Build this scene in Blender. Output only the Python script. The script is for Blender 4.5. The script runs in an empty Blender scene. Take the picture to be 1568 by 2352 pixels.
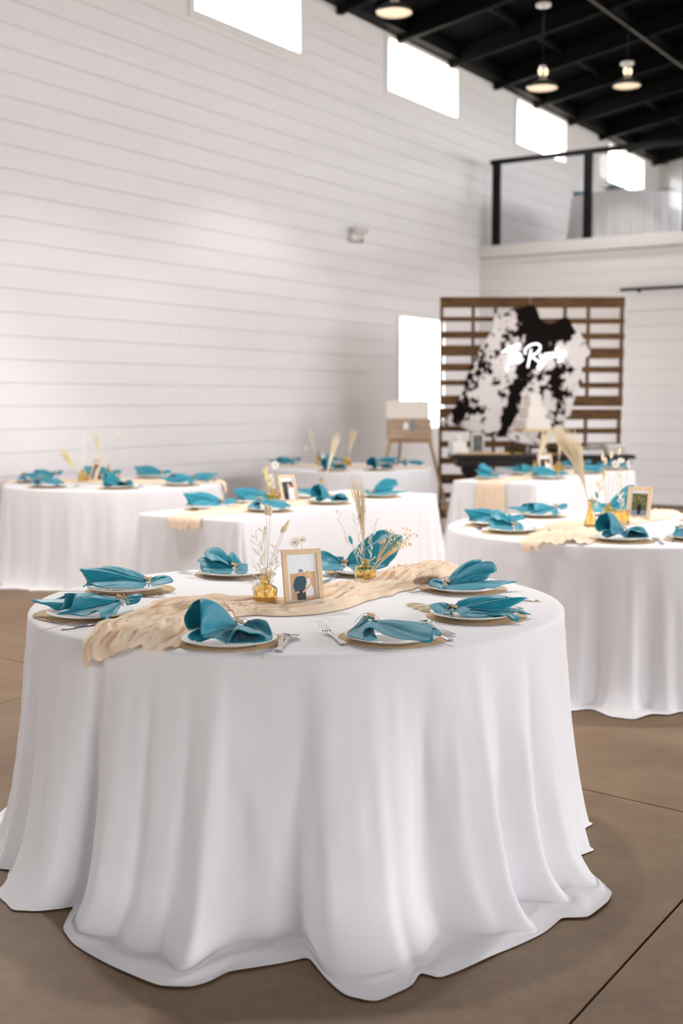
import bpy, math, random
from mathutils import Vector, Matrix, noise
random.seed(7)
SC = bpy.context.scene
COL = SC.collection
PI = math.pi
rad = math.radians

# ------------------------------------------------------------------ camera
FPX, CX, CY, CAMH = 2800.0, 784.0, 1176.0, 1.45
TH = math.atan(257 / FPX)
YAW = math.atan(1830 / (FPX / math.cos(TH)))
FWD = Vector((-math.sin(YAW) * math.cos(TH), math.cos(YAW) * math.cos(TH), -math.sin(TH)))
RGT = Vector((math.cos(YAW), math.sin(YAW), 0))
UPV = RGT.cross(FWD)
FH = Vector((-math.sin(YAW), math.cos(YAW), 0))
CAM = Vector((0, 0, CAMH))
cam = bpy.data.cameras.new('camera')
cam.sensor_fit = 'VERTICAL'; cam.sensor_height = 36; cam.lens = FPX / 2352 * 36
cam.clip_start = 0.05; cam.clip_end = 300
cam.dof.use_dof = True; cam.dof.focus_distance = 3.85; cam.dof.aperture_fstop = 2.3
co = bpy.data.objects.new('camera', cam); COL.objects.link(co)
M = Matrix.Identity(4)
for i in range(3):
    M[i][0], M[i][1], M[i][2], M[i][3] = RGT[i], UPV[i], -FWD[i], CAM[i]
co.matrix_world = M
SC.camera = co

# ------------------------------------------------------------------ world, exposure
w = bpy.data.worlds.new('overcast_sky'); SC.world = w; w.use_nodes = True
bg = w.node_tree.nodes['Background']
bg.inputs[0].default_value = (0.97, 0.98, 1.0, 1); bg.inputs[1].default_value = 13.2
SC.view_settings.view_transform = 'Standard'
SC.view_settings.look = 'None'
SC.view_settings.gamma = 1.0
SC.view_settings.use_curve_mapping = False
SC.view_settings.exposure = 0.05


def ray(x, y):
    return FWD + RGT * ((x - CX) / FPX) - UPV * ((y - CY) / FPX)
def WD(x, y, d):            # photo pixel at a view depth -> world
    return CAM + ray(x, y) * d
def WZ(x, y, z):            # photo pixel on a horizontal plane -> world
    r = ray(x, y); return CAM + r * ((z - CAMH) / r.z)
def depth(p):
    return (Vector(p) - CAM).dot(FWD)
def pxof(p):
    q = Vector(p) - CAM; d = q.dot(FWD)
    return CX + FPX * q.dot(RGT) / d
def loc(px, d, z):          # image column px, horizontal distance d, height z
    dp = d * math.cos(TH) - (z - CAMH) * math.sin(TH)
    return CAM + FH * d + RGT * ((px - CX) / FPX * dp) + Vector((0, 0, z - CAMH))
def WP(px, py, d):          # photo pixel on the upright plane at horizontal distance d
    r = ray(px, py); return CAM + r * (d / r.dot(FH))


# ------------------------------------------------------------------ materials
def srgb(r, g, b):
    def f(c):
        c /= 255.0
        return c / 12.92 if c <= 0.04045 else ((c + 0.055) / 1.055) ** 2.4
    return (f(r), f(g), f(b), 1)
MATS = {}
def pm(name, col, rough=0.6, metal=0.0, var=None, vscale=8.0, stretch=None, bump=0.0, bscale=60.0,
       sheen=0.0, trans=0.0, ior=1.45, alpha=1.0, spec=None, emit=None, estr=0.0, detail=4.0, coat=0.0):
    if name in MATS: return MATS[name]
    m = bpy.data.materials.new(name); m.use_nodes = True
    nt = m.node_tree; N = nt.nodes; L = nt.links
    b = N['Principled BSDF']
    b.inputs['Base Color'].default_value = col
    b.inputs['Roughness'].default_value = rough
    b.inputs['Metallic'].default_value = metal
    b.inputs['Transmission Weight'].default_value = trans
    b.inputs['IOR'].default_value = ior
    b.inputs['Alpha'].default_value = alpha
    b.inputs['Sheen Weight'].default_value = sheen
    b.inputs['Coat Weight'].default_value = coat
    if spec is not None: b.inputs['Specular IOR Level'].default_value = spec
    if emit is not None:
        b.inputs['Emission Color'].default_value = emit; b.inputs['Emission Strength'].default_value = estr
    tc = None
    if var is not None or bump:
        tc = N.new('ShaderNodeTexCoord'); mp = N.new('ShaderNodeMapping')
        L.new(tc.outputs['Object'], mp.inputs['Vector'])
        if stretch: mp.inputs['Scale'].default_value = stretch
    if var is not None:
        nz = N.new('ShaderNodeTexNoise'); nz.inputs['Scale'].default_value = vscale; nz.inputs['Detail'].default_value = detail
        L.new(mp.outputs[0], nz.inputs['Vector'])
        cr = N.new('ShaderNodeValToRGB')
        cr.color_ramp.elements[0].position = 0.3; cr.color_ramp.elements[1].position = 0.7
        cr.color_ramp.elements[0].color = var; cr.color_ramp.elements[1].color = col
        L.new(nz.outputs['Fac'], cr.inputs['Fac']); L.new(cr.outputs['Color'], b.inputs['Base Color'])
    if bump:
        n2 = N.new('ShaderNodeTexNoise'); n2.inputs['Scale'].default_value = bscale; n2.inputs['Detail'].default_value = 3
        L.new(mp.outputs[0], n2.inputs['Vector'])
        bp = N.new('ShaderNodeBump'); bp.inputs['Strength'].default_value = bump; bp.inputs['Distance'].default_value = 0.01
        L.new(n2.outputs['Fac'], bp.inputs['Height']); L.new(bp.outputs[0], b.inputs['Normal'])
    MATS[name] = m
    return m

def pane_mat(name, tint=(1, 1, 1, 1), gl=0.08):
    m = bpy.data.materials.new(name); m.use_nodes = True
    nt = m.node_tree; N = nt.nodes; L = nt.links
    for n in list(N):
        if n.type == 'BSDF_PRINCIPLED': N.remove(n)
    t = N.new('ShaderNodeBsdfTransparent'); t.inputs[0].default_value = tint
    g = N.new('ShaderNodeBsdfGlossy'); g.inputs['Roughness'].default_value = 0.03
    lw = N.new('ShaderNodeLayerWeight'); lw.inputs['Blend'].default_value = 0.5
    pw = N.new('ShaderNodeMath'); pw.operation = 'POWER'; pw.inputs[1].default_value = 4.0
    ml = N.new('ShaderNodeMath'); ml.operation = 'MULTIPLY_ADD'; ml.inputs[1].default_value = 0.5; ml.inputs[2].default_value = 0.03
    mx = N.new('ShaderNodeMixShader')
    L.new(lw.outputs['Facing'], pw.inputs[0]); L.new(pw.outputs[0], ml.inputs[0])
    L.new(ml.outputs[0], mx.inputs[0]); L.new(t.outputs[0], mx.inputs[1]); L.new(g.outputs[0], mx.inputs[2])
    L.new(mx.outputs[0], N['Material Output'].inputs[0])
    return m

m_plank = pm('white_painted_plank', srgb(243, 239, 239), 0.55, var=srgb(240, 236, 236), vscale=3, bump=0.08, bscale=14, stretch=(1, .25, 1))
m_back = pm('white_painted_backing', srgb(226, 218, 212), 0.7)
m_white = pm('white_paint', srgb(240, 237, 235), 0.5)
m_trim = pm('white_trim', srgb(240, 236, 234), 0.45)
m_black = pm('black_painted_roof', srgb(7, 7, 7), 0.8, var=srgb(5, 5, 5), vscale=2, spec=.08)
m_rafter = pm('black_painted_wood', srgb(11, 11, 10), 0.65, var=srgb(8, 8, 7), vscale=5, spec=.14)
m_blackmetal = pm('black_metal', srgb(9, 10, 11), 0.35, spec=0.25)
m_conduit = pm('dark_conduit', srgb(62, 56, 52), 0.45, metal=0.6)
m_pane = pane_mat('window_pane')
m_railglass = pane_mat('railing_glass', (0.97, 0.975, 0.975, 1))
m_cloth = pm('white_table_linen', srgb(235, 232, 235), 0.75, sheen=0.15, bump=0.05, bscale=420)
m_teal = pm('teal_satin', srgb(24, 138, 160), 0.42, var=srgb(18, 128, 150), vscale=14, sheen=0.15, spec=0.55)
m_plate = pm('white_ceramic', srgb(238, 236, 232), 0.2, coat=0.3)
m_kraft = pm('kraft_paper', srgb(196, 172, 138), 0.8, var=srgb(184, 158, 124), vscale=30)
m_steel = pm('polished_steel', srgb(205, 205, 208), 0.12, metal=1.0)
m_twine = pm('jute_twine', srgb(208, 178, 134), 0.85)
m_tagwood = pm('tag_wood', srgb(196, 168, 132), 0.6, var=srgb(168, 138, 104), vscale=30, stretch=(1, 6, 1))
m_tagdark = pm('tag_dark_edge', srgb(60, 38, 26), 0.6)
m_oak = pm('pale_oak', srgb(232, 204, 168), 0.55, var=srgb(220, 188, 148), vscale=24, stretch=(6, 6, .6))
m_mat = pm('white_mat_board', srgb(236, 238, 244), 0.6)
m_grass = pm('dried_grass', srgb(244, 228, 200), 0.85, var=srgb(230, 208, 172), vscale=60)
m_grassp = pm('dried_pampas', srgb(186, 160, 138), 0.9, var=srgb(166, 138, 118), vscale=60)
m_plume = pm('pale_plume', srgb(240, 224, 194), 0.9)
m_bunny = pm('bunny_tail', srgb(244, 228, 200), 0.95)
m_stem = pm('dried_stem', srgb(206, 178, 134), 0.8)
m_statice = pm('white_statice', srgb(250, 244, 232), 0.9)
m_straw = pm('white_strawflower', srgb(252, 249, 244), 0.85)
m_yarrow = pm('yellow_dried_bud', srgb(240, 214, 164), 0.85)
m_yellow = pm('pale_yellow_plume', srgb(240, 222, 170), 0.9)
m_center = pm('flower_center', srgb(206, 170, 120), 0.9)
m_tealleaf = pm('teal_dyed_leaf', srgb(60, 160, 170), 0.7)
m_walnut = pm('pallet_wood', srgb(120, 84, 46), 0.75, var=srgb(70, 46, 24), vscale=7, stretch=(1.2, 8, 8), bump=0.25, bscale=30)
m_darkwood = pm('dark_stained_wood', srgb(34, 25, 20), 0.45, var=srgb(24, 18, 15), vscale=10)
m_weather = pm('weathered_board', srgb(196, 168, 146), 0.75, var=srgb(160, 134, 110), vscale=7, stretch=(1.5, 10, 10))
m_cream = pm('cream_painted_board', srgb(232, 222, 212), 0.65)
m_easel = pm('easel_pine', srgb(206, 174, 138), 0.6, var=srgb(190, 156, 120), vscale=18)
m_cake = pm('white_buttercream', srgb(242, 234, 228), 0.6, bump=0.06, bscale=40)
m_gold = pm('brushed_gold', srgb(222, 190, 128), 0.35, metal=0.9)
m_glass = pm('clear_glass', (1, 1, 1, 1), 0.03, trans=1.0, ior=1.45)
m_amber = pm('amber_glass', (1.0, 0.80, 0.42, 1), 0.05, trans=1.0, ior=1.42)
m_ceramic = pm('white_plastic', srgb(236, 232, 228), 0.4)
m_burlap = pm('burlap', srgb(216, 180, 132), 0.9, var=srgb(196, 158, 112), vscale=40)
m_grey = pm('pale_grey_card', srgb(206, 198, 192), 0.7)
m_shade = pm('enamel_shade_outer', srgb(92, 92, 92), 0.3, metal=0.5)
m_shade_in = pm('enamel_shade_inner', srgb(245, 240, 230), 0.4)
m_lens = pm('frosted_lamp_lens', srgb(255, 240, 220), 0.5, emit=srgb(255, 226, 192), estr=0.75)
m_bulb = pm('warm_bulb', srgb(255, 240, 220), 0.4, emit=srgb(255, 226, 180), estr=1.6)
m_neon = pm('neon_tube', (1, 1, 1, 1), 0.4, emit=(0.94, 0.98, 1, 1), estr=1.7)
m_acryl = pane_mat('sign_acrylic')
m_crystal = pane_mat('stand_glass', (.96, .96, .97, 1))

def gauze_mat():
    m = bpy.data.materials.new('peach_gauze'); m.use_nodes = True
    nt = m.node_tree; N = nt.nodes; L = nt.links
    b = N['Principled BSDF']; b.inputs['Roughness'].default_value = 0.95; b.inputs['Sheen Weight'].default_value = 0.3
    b.inputs['Specular IOR Level'].default_value = 0.1
    tc = N.new('ShaderNodeTexCoord'); nz = N.new('ShaderNodeTexNoise'); nz.inputs['Scale'].default_value = 22; nz.inputs['Detail'].default_value = 5
    L.new(tc.outputs['Object'], nz.inputs['Vector'])
    cr = N.new('ShaderNodeValToRGB'); cr.color_ramp.elements[0].color = srgb(255, 222, 190); cr.color_ramp.elements[1].color = srgb(255, 236, 212)
    cr.color_ramp.elements[0].position = .3; cr.color_ramp.elements[1].position = .7
    L.new(nz.outputs[0], cr.inputs[0]); L.new(cr.outputs[0], b.inputs['Base Color'])
    tl = N.new('ShaderNodeBsdfTranslucent'); tl.inputs[0].default_value = srgb(254, 230, 200)
    tp = N.new('ShaderNodeBsdfTransparent')
    m1 = N.new('ShaderNodeMixShader'); m1.inputs[0].default_value = 0.1
    L.new(b.outputs[0], m1.inputs[1]); L.new(tl.outputs[0], m1.inputs[2])
    m2 = N.new('ShaderNodeMixShader'); m2.inputs[0].default_value = 0.07
    L.new(m1.outputs[0], m2.inputs[1]); L.new(tp.outputs[0], m2.inputs[2])
    L.new(m2.outputs[0], N['Material Output'].inputs[0])
    bp = N.new('ShaderNodeBump'); n2 = N.new('ShaderNodeTexNoise'); n2.inputs['Scale'].default_value = 70; n2.inputs['Detail'].default_value = 4
    mp = N.new('ShaderNodeMapping'); mp.inputs['Scale'].default_value = (1, 1, 1)
    L.new(tc.outputs['Object'], mp.inputs[0]); L.new(mp.outputs[0], n2.inputs['Vector'])
    bp.inputs['Strength'].default_value = 0.3; bp.inputs['Distance'].default_value = 0.01
    L.new(n2.outputs[0], bp.inputs['Height']); L.new(bp.outputs[0], b.inputs['Normal'])
    return m
m_gauze = gauze_mat()

def concrete_mat():
    m = bpy.data.materials.new('polished_concrete'); m.use_nodes = True
    nt = m.node_tree; N = nt.nodes; L = nt.links
    b = N['Principled BSDF']
    tc = N.new('ShaderNodeTexCoord')
    geo = N.new('ShaderNodeNewGeometry')
    n1 = N.new('ShaderNodeTexNoise'); n1.inputs['Scale'].default_value = 1.7; n1.inputs['Detail'].default_value = 8; n1.inputs['Roughness'].default_value = .62
    n2 = N.new('ShaderNodeTexNoise'); n2.inputs['Scale'].default_value = 24; n2.inputs['Detail'].default_value = 6
    n3 = N.new('ShaderNodeTexNoise'); n3.inputs['Scale'].default_value = 160; n3.inputs['Detail'].default_value = 2
    for n in (n1, n2, n3): L.new(geo.outputs['Position'], n.inputs['Vector'])
    c1 = N.new('ShaderNodeValToRGB'); c1.color_ramp.elements[0].color = srgb(104, 76, 48); c1.color_ramp.elements[1].color = srgb(136, 110, 80)
    c1.color_ramp.elements[0].position = .32; c1.color_ramp.elements[1].position = .7
    L.new(n1.outputs[0], c1.inputs[0])
    mx = N.new('ShaderNodeMixRGB'); mx.blend_type = 'OVERLAY'; mx.inputs[0].default_value = .35
    L.new(c1.outputs[0], mx.inputs[1]); L.new(n2.outputs[0], mx.inputs[2])
    mx2 = N.new('ShaderNodeMixRGB'); mx2.blend_type = 'OVERLAY'; mx2.inputs[0].default_value = .18
    L.new(mx.outputs[0], mx2.inputs[1]); L.new(n3.outputs[0], mx2.inputs[2])
    L.new(mx2.outputs[0], b.inputs['Base Color'])
    mr = N.new('ShaderNodeMapRange'); mr.inputs[3].default_value = .42; mr.inputs[4].default_value = .62
    L.new(n2.outputs[0], mr.inputs[0]); L.new(mr.outputs[0], b.inputs['Roughness'])
    bp = N.new('ShaderNodeBump'); bp.inputs['Strength'].default_value = .06
    L.new(n3.outputs[0], bp.inputs['Height']); L.new(bp.outputs[0], b.inputs['Normal'])
    return m
m_floor = concrete_mat()

def hide_mat():
    m = bpy.data.materials.new('cowhide'); m.use_nodes = True
    nt = m.node_tree; N = nt.nodes; L = nt.links
    b = N['Principled BSDF']; b.inputs['Roughness'].default_value = .8; b.inputs['Specular IOR Level'].default_value = .1
    tc = N.new('ShaderNodeTexCoord')
    n1 = N.new('ShaderNodeTexNoise'); n1.inputs['Scale'].default_value = 4.2; n1.inputs['Detail'].default_value = 3; n1.inputs['Roughness'].default_value = .55
    n2 = N.new('ShaderNodeTexNoise'); n2.inputs['Scale'].default_value = 15; n2.inputs['Detail'].default_value = 4
    L.new(tc.outputs['Object'], n1.inputs['Vector']); L.new(tc.outputs['Object'], n2.inputs['Vector'])
    # the dark spine and shoulders are the hide's own markings
    at = N.new('ShaderNodeAttribute'); at.attribute_name = 'marking'
    a1 = N.new('ShaderNodeMath'); a1.operation = 'MULTIPLY'; a1.inputs[1].default_value = .8
    L.new(n2.outputs[0], a1.inputs[0])
    a2 = N.new('ShaderNodeMath'); a2.operation = 'ADD'; L.new(n1.outputs[0], a2.inputs[0]); L.new(a1.outputs[0], a2.inputs[1])
    a3 = N.new('ShaderNodeMath'); a3.operation = 'ADD'; L.new(a2.outputs[0], a3.inputs[0]); L.new(at.outputs['Fac'], a3.inputs[1])
    cr = N.new('ShaderNodeValToRGB')
    e = cr.color_ramp.elements
    e[0].position = .935; e[0].color = srgb(236, 228, 226); e[1].position = 1.06; e[1].color = srgb(20, 14, 12)
    k = e.new(.995); k.color = srgb(96, 70, 62)
    L.new(a3.outputs[0], cr.inputs[0]); L.new(cr.outputs[0], b.inputs['Base Color'])
    return m
m_hide = hide_mat()

# ------------------------------------------------------------------ mesh helpers
class MB:
    def __init__(s): s.v = []; s.f = []; s.m = []
    def add(s, vs, fs, mi=0):
        o = len(s.v); s.v += [tuple(p) for p in vs]
        for f in fs: s.f.append(tuple(i + o for i in f)); s.m.append(mi)
        return s
    def box(s, c, d, mi=0, rz=0.0, bev=0.0, M4=None):
        hx, hy, hz = d[0] / 2, d[1] / 2, d[2] / 2
        vs = []
        if bev > 0:
            bb = min(bev, hx * .99, hy * .99, hz * .99)
            idx = {}
            for ax in range(3):
                for sx in (-1, 1):
                    for sy in (-1, 1):
                        for sz in (-1, 1):
                            q = [sx * (hx - bb), sy * (hy - bb), sz * (hz - bb)]
                            q[ax] = (sx, sy, sz)[ax] * (hx, hy, hz)[ax]
                            idx[(ax, sx, sy, sz)] = len(vs); vs.append(q)
            fs = []
            I = idx
            for s1 in (-1, 1):
                a = [I[(0, s1, -1, -1)], I[(0, s1, 1, -1)], I[(0, s1, 1, 1)], I[(0, s1, -1, 1)]]; fs.append(a if s1 > 0 else a[::-1])
                a = [I[(1, -1, s1, -1)], I[(1, -1, s1, 1)], I[(1, 1, s1, 1)], I[(1, 1, s1, -1)]]; fs.append(a if s1 > 0 else a[::-1])
                a = [I[(2, -1, -1, s1)], I[(2, 1, -1, s1)], I[(2, 1, 1, s1)], I[(2, -1, 1, s1)]]; fs.append(a if s1 > 0 else a[::-1])
            for p in (-1, 1):
                for q in (-1, 1):
                    fs.append([I[(0, p, q, -1)], I[(0, p, q, 1)], I[(1, p, q, 1)], I[(1, p, q, -1)]])
                    fs.append([I[(0, p, -1, q)], I[(0, p, 1, q)], I[(2, p, 1, q)], I[(2, p, -1, q)]])
                    fs.append([I[(1, -1, p, q)], I[(1, 1, p, q)], I[(2, 1, p, q)], I[(2, -1, p, q)]])
                    for r in (-1, 1):
                        fs.append([I[(0, p, q, r)], I[(1, p, q, r)], I[(2, p, q, r)]])
        else:
            for sz in (-1, 1):
                for sy in (-1, 1):
                    for sx in (-1, 1): vs.append([sx * hx, sy * hy, sz * hz])
            fs = [(0, 2, 3, 1), (4, 5, 7, 6), (0, 1, 5, 4), (2, 6, 7, 3), (0, 4, 6, 2), (1, 3, 7, 5)]
        out = []
        cr, sr = math.cos(rz), math.sin(rz)
        for q in vs:
            p = Vector((q[0] * cr - q[1] * sr, q[0] * sr + q[1] * cr, q[2]))
            if M4 is not None: p = M4 @ p
            out.append((p.x + c[0], p.y + c[1], p.z + c[2]))
        return s.add(out, fs, mi)
    def tube(s, pts, r, n=8, mi=0, cap=True, closed=False):
        pts = [Vector(p) for p in pts]; k = len(pts)
        rs = r if isinstance(r, (list, tuple)) else [r] * k
        vs = []; ref = None
        for i in range(k):
            if closed: t = pts[(i + 1) % k] - pts[i - 1]
            else: t = pts[min(i + 1, k - 1)] - pts[max(i - 1, 0)]
            if t.length < 1e-9: t = Vector((0, 0, 1))
            t.normalize()
            if ref is None:
                ref = Vector((0, 0, 1)) if abs(t.z) < .9 else Vector((1, 0, 0))
            u = (ref - t * ref.dot(t))
            if u.length < 1e-6: u = t.orthogonal()
            u.normalize(); ref = u; q = t.cross(u)
            for j in range(n):
                a = 2 * PI * j / n
                vs.append(pts[i] + (u * math.cos(a) + q * math.sin(a)) * rs[i])
        fs = []
        for i in range(k if closed else k - 1):
            i2 = (i + 1) % k
            for j in range(n):
                fs.append((i * n + j, i * n + (j + 1) % n, i2 * n + (j + 1) % n, i2 * n + j))
        if cap and not closed:
            fs.append(tuple(range(n))[::-1]); fs.append(tuple((k - 1) * n + j for j in range(n)))
        return s.add(vs, fs, mi)
    def lathe(s, prof, n=32, c=(0, 0, 0), mi=0, closed=False, sq=0.0):
        vs = []; fs = []
        for (r, z) in prof:
            for j in range(n):
                a = 2 * PI * j / n
                k = 1.0
                if sq: k = (abs(math.cos(a)) ** sq + abs(math.sin(a)) ** sq) ** (-1.0 / sq)
                vs.append((c[0] + r * k * math.cos(a), c[1] + r * k * math.sin(a), c[2] + z))
        k = len(prof)
        for i in range(k - (0 if closed else 1)):
            i2 = (i + 1) % k
            for j in range(n):
                fs.append((i * n + j, i * n + (j + 1) % n, i2 * n + (j + 1) % n, i2 * n + j))
        return s.add(vs, fs, mi)
    def ball(s, c, r, n=8, mi=0, M4=None):
        vs = []; fs = []
        rows = max(4, n // 2 + 1)
        sc = r if isinstance(r, (tuple, list)) else (r, r, r)
        for i in range(rows + 1):
            ph = PI * i / rows
            for j in range(n):
                a = 2 * PI * j / n
                p = Vector((sc[0] * math.sin(ph) * math.cos(a), sc[1] * math.sin(ph) * math.sin(a), sc[2] * math.cos(ph)))
                if M4 is not None: p = M4 @ p
                vs.append((p.x + c[0], p.y + c[1], p.z + c[2]))
        for i in range(rows):
            for j in range(n):
                fs.append((i * n + j, (i + 1) * n + j, (i + 1) * n + (j + 1) % n, i * n + (j + 1) % n))
        return s.add(vs, fs, mi)
    def grid(s, fn, nu, nv, wrapv=False, mi=0):
        vs = []
        for i in range(nu + 1):
            for j in range(nv if wrapv else nv + 1):
                vs.append(fn(i, j))
        w_ = nv if wrapv else nv + 1
        fs = []
        for i in range(nu):
            for j in range(nv):
                j2 = (j + 1) % w_
                fs.append((i * w_ + j, i * w_ + j2, (i + 1) * w_ + j2, (i + 1) * w_ + j))
        return s.add(vs, fs, mi)
    def prism(s, poly, z0, z1, mi=0):
        n = len(poly)
        vs = [(p[0], p[1], z0) for p in poly] + [(p[0], p[1], z1) for p in poly]
        fs = [tuple(range(n))[::-1], tuple(range(n, 2 * n))] + [(i, (i + 1) % n, n + (i + 1) % n, n + i) for i in range(n)]
        return s.add(vs, fs, mi)
    def mesh(s, name, mats, smooth=True):
        me = bpy.data.meshes.new(name)
        me.from_pydata(s.v, [], s.f)
        for m in (mats if isinstance(mats, (list, tuple)) else [mats]): me.materials.append(m)
        if len(set(s.m)) > 1: me.polygons.foreach_set('material_index', s.m)
        me.polygons.foreach_set('use_smooth', [smooth] * len(s.f))
        me.update()
        return me
    def build(s, name, mats, parent=None, smooth=True, fixn=False):
        me = s.mesh(name, mats, smooth)
        if fixn:
            import bmesh
            b = bmesh.new(); b.from_mesh(me); bmesh.ops.recalc_face_normals(b, faces=b.faces); b.to_mesh(me); b.free()
        return link(name, me, parent)

def link(name, me, parent=None):
    o = bpy.data.objects.new(name, me); COL.objects.link(o)
    if parent is not None: o.parent = parent
    return o
def empty(name, at=(0, 0, 0), rz=0.0):
    o = bpy.data.objects.new(name, None); COL.objects.link(o)
    o.empty_display_size = .05
    o.location = at; o.rotation_euler = (0, 0, rz)
    return o
def tag(o, label, cat, group=None):
    o['label'] = label; o['category'] = cat
    if group: o['group'] = group
    return o
def struct(o, label=None, cat=None):
    o['kind'] = 'structure'
    if label: o['label'] = label
    if cat: o['category'] = cat
    return o
def kids(o):
    return [c for c in COL.objects if c.parent == o]
def copy_tree(o, parent=None):
    c = o.copy(); COL.objects.link(c); c.parent = parent
    for ch in o.children: copy_tree(ch, c)
    return c
def ease(t): t = max(0., min(1., t)); return t * t * (3 - 2 * t)
def nz(x, y=0., z=0.): return noise.noise(Vector((x, y, z)))
def crom(P, n, closed=False):
    P = [Vector(p) for p in P]; k = len(P); out = []
    seg = k if closed else k - 1
    for i in range(n):
        t = i / (n if closed else n - 1) * seg
        a = min(int(t), seg - 1); u = t - a
        def g(j):
            if closed: return P[j % k]
            return P[max(0, min(k - 1, j))]
        p0, p1, p2, p3 = g(a - 1), g(a), g(a + 1), g(a + 2)
        out.append(.5 * ((2 * p1) + (p2 - p0) * u + (2 * p0 - 5 * p1 + 4 * p2 - p3) * u * u + (3 * p1 - p0 - 3 * p2 + p3) * u ** 3))
    return out

# ------------------------------------------------------------------ the room
XL, YB, YF, XR, YN = -8.25, 16.4, 24.3, 8.75, -7.0
ZW = 6.12; PITCH = 0.17; XRIDGE = .25
def roofz(x): return ZW + PITCH * (min(x, 2 * XRIDGE - x) - XL)

# floor: slabs between the sawn joints
fl = MB().box((0.25, 8.6, -0.06), (17.4, 31.8, 0.06)).build('floor', pm('joint_filler', srgb(70, 52, 36), .9), smooth=False)
struct(fl, 'polished brown concrete floor with sawn joints', 'floor')
xs = [XL - .1, -4.51, -1.04, 2.43, 5.9, XR + .1]
def yj(k, x): return 4.03 - .115 * x + 3.9 * k
for i in range(5):
    for k in range(-4, 6):
        x0, x1 = xs[i] + .004, xs[i + 1] - .004
        a, b = k, k + 1
        poly = [(x0, yj(a, x0) + .004), (x1, yj(a, x1) + .004), (x1, yj(b, x1) - .004), (x0, yj(b, x0) - .004)]
        poly = [(x, min(max(y, YN - .2), YF + .2)) for x, y in poly]
        if poly[2][1] - poly[1][1] < .02 or poly[3][1] - poly[0][1] < .02: continue
        MB().prism(poly, -0.03, 0.0).build('slab', m_floor, fl, smooth=False)

# outdoor ground
g = MB().box((0, 8, -0.35), (160, 160, .1)).build('ground', pm('pale_gravel', srgb(190, 182, 168), .95, var=srgb(176, 170, 150), vscale=.6), smooth=False)
struct(g, 'pale gravel ground outside the hall', 'ground')

# left wall windows: (y0, y1, z0, z1)
CLER = [(2.15, 4.06), (6.03, 7.94), (9.91, 11.82), (13.75, 15.67), (17.62, 19.55), (21.5, 23.4)]
ZC0, ZC1 = 5.385, 6.085
LWIN = [(a, b, ZC0, ZC1) for a, b in CLER] + [(14.07, 15.34, 1.05, 2.58)]
PITCHZ = 0.2037
def planks(parent, u0, u1, z0, z1, holes, place, mat, zoff=0.0, butt=3.6, seed=1):
    rnd = random.Random(seed)
    nrow = int((z1 - z0) / PITCHZ) + 2
    zb = z0 - zoff
    for r in range(nrow):
        a = max(z0, zb + r * PITCHZ); b = min(z1, zb + (r + 1) * PITCHZ)
        if b - a < .02: continue
        # a hole that cuts the row part way splits the row in height too
        cuts = sorted({a, b} | {h[2] for h in holes if a + .004 < h[2] < b - .004} | {h[3] for h in holes if a + .004 < h[3] < b - .004})
        joints = []
        u = u0 + rnd.uniform(1.0, butt)
        while u < u1 - .4: joints.append(u); u += butt + rnd.uniform(-.6, .9)
        for ci in range(len(cuts) - 1):
            za, zc = cuts[ci], cuts[ci + 1]
            zm = (za + zc) / 2
            ed = sorted({u0, u1} | {h[q] for h in holes if h[2] < zm < h[3] for q in (0, 1)})
            if len(cuts) == 2: ed = sorted(set(ed) | {j for j in joints if not any(h[2] < zm < h[3] and h[0] - .2 < j < h[1] + .2 for h in holes)})
            for e0, e1 in zip(ed[:-1], ed[1:]):
                um = (e0 + e1) / 2
                if any(h[0] < um < h[1] and h[2] < zm < h[3] for h in holes) or e1 - e0 < .03: continue
                ga = .0002 if e0 != u0 else 0
                gz0 = .0016 if za == a else 0; gz1 = .0016 if zc == b else 0
                place(parent, e0 + ga, e1 - ga, za + gz0, zc - gz1, mat)
def place_left(parent, a, b, z0, z1, mat):
    MB().box((XL - .009, (a + b) / 2, (z0 + z1) / 2), (.018, b - a, z1 - z0), bev=.0012).build('plank', mat, parent, smooth=False)
def wall_boxes(m, holes, u0, u1, z0, z1, fn):
    us = sorted({u0, u1} | {h[0] for h in holes} | {h[1] for h in holes})
    for a, b in zip(us[:-1], us[1:]):
        um = (a + b) / 2
        hs = sorted([h for h in holes if h[0] < um < h[1]], key=lambda h: h[2])
        z = z0
        for h in hs:
            if h[2] > z: fn(m, a, b, z, h[2])
            z = h[3]
        if z < z1: fn(m, a, b, z, z1)
mb = MB()
wall_boxes(mb, LWIN, YN, YF, 0, ZW, lambda m, a, b, z0, z1: m.box((XL - .07, (a + b) / 2, (z0 + z1) / 2), (.10, b - a, z1 - z0)))
wl = struct(mb.build('wall_left', m_back, smooth=False), 'white shiplap side wall with high windows', 'wall')
planks(wl, YN, YF, 0, ZW, LWIN, place_left, m_plank, zoff=.03, seed=3)

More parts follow.
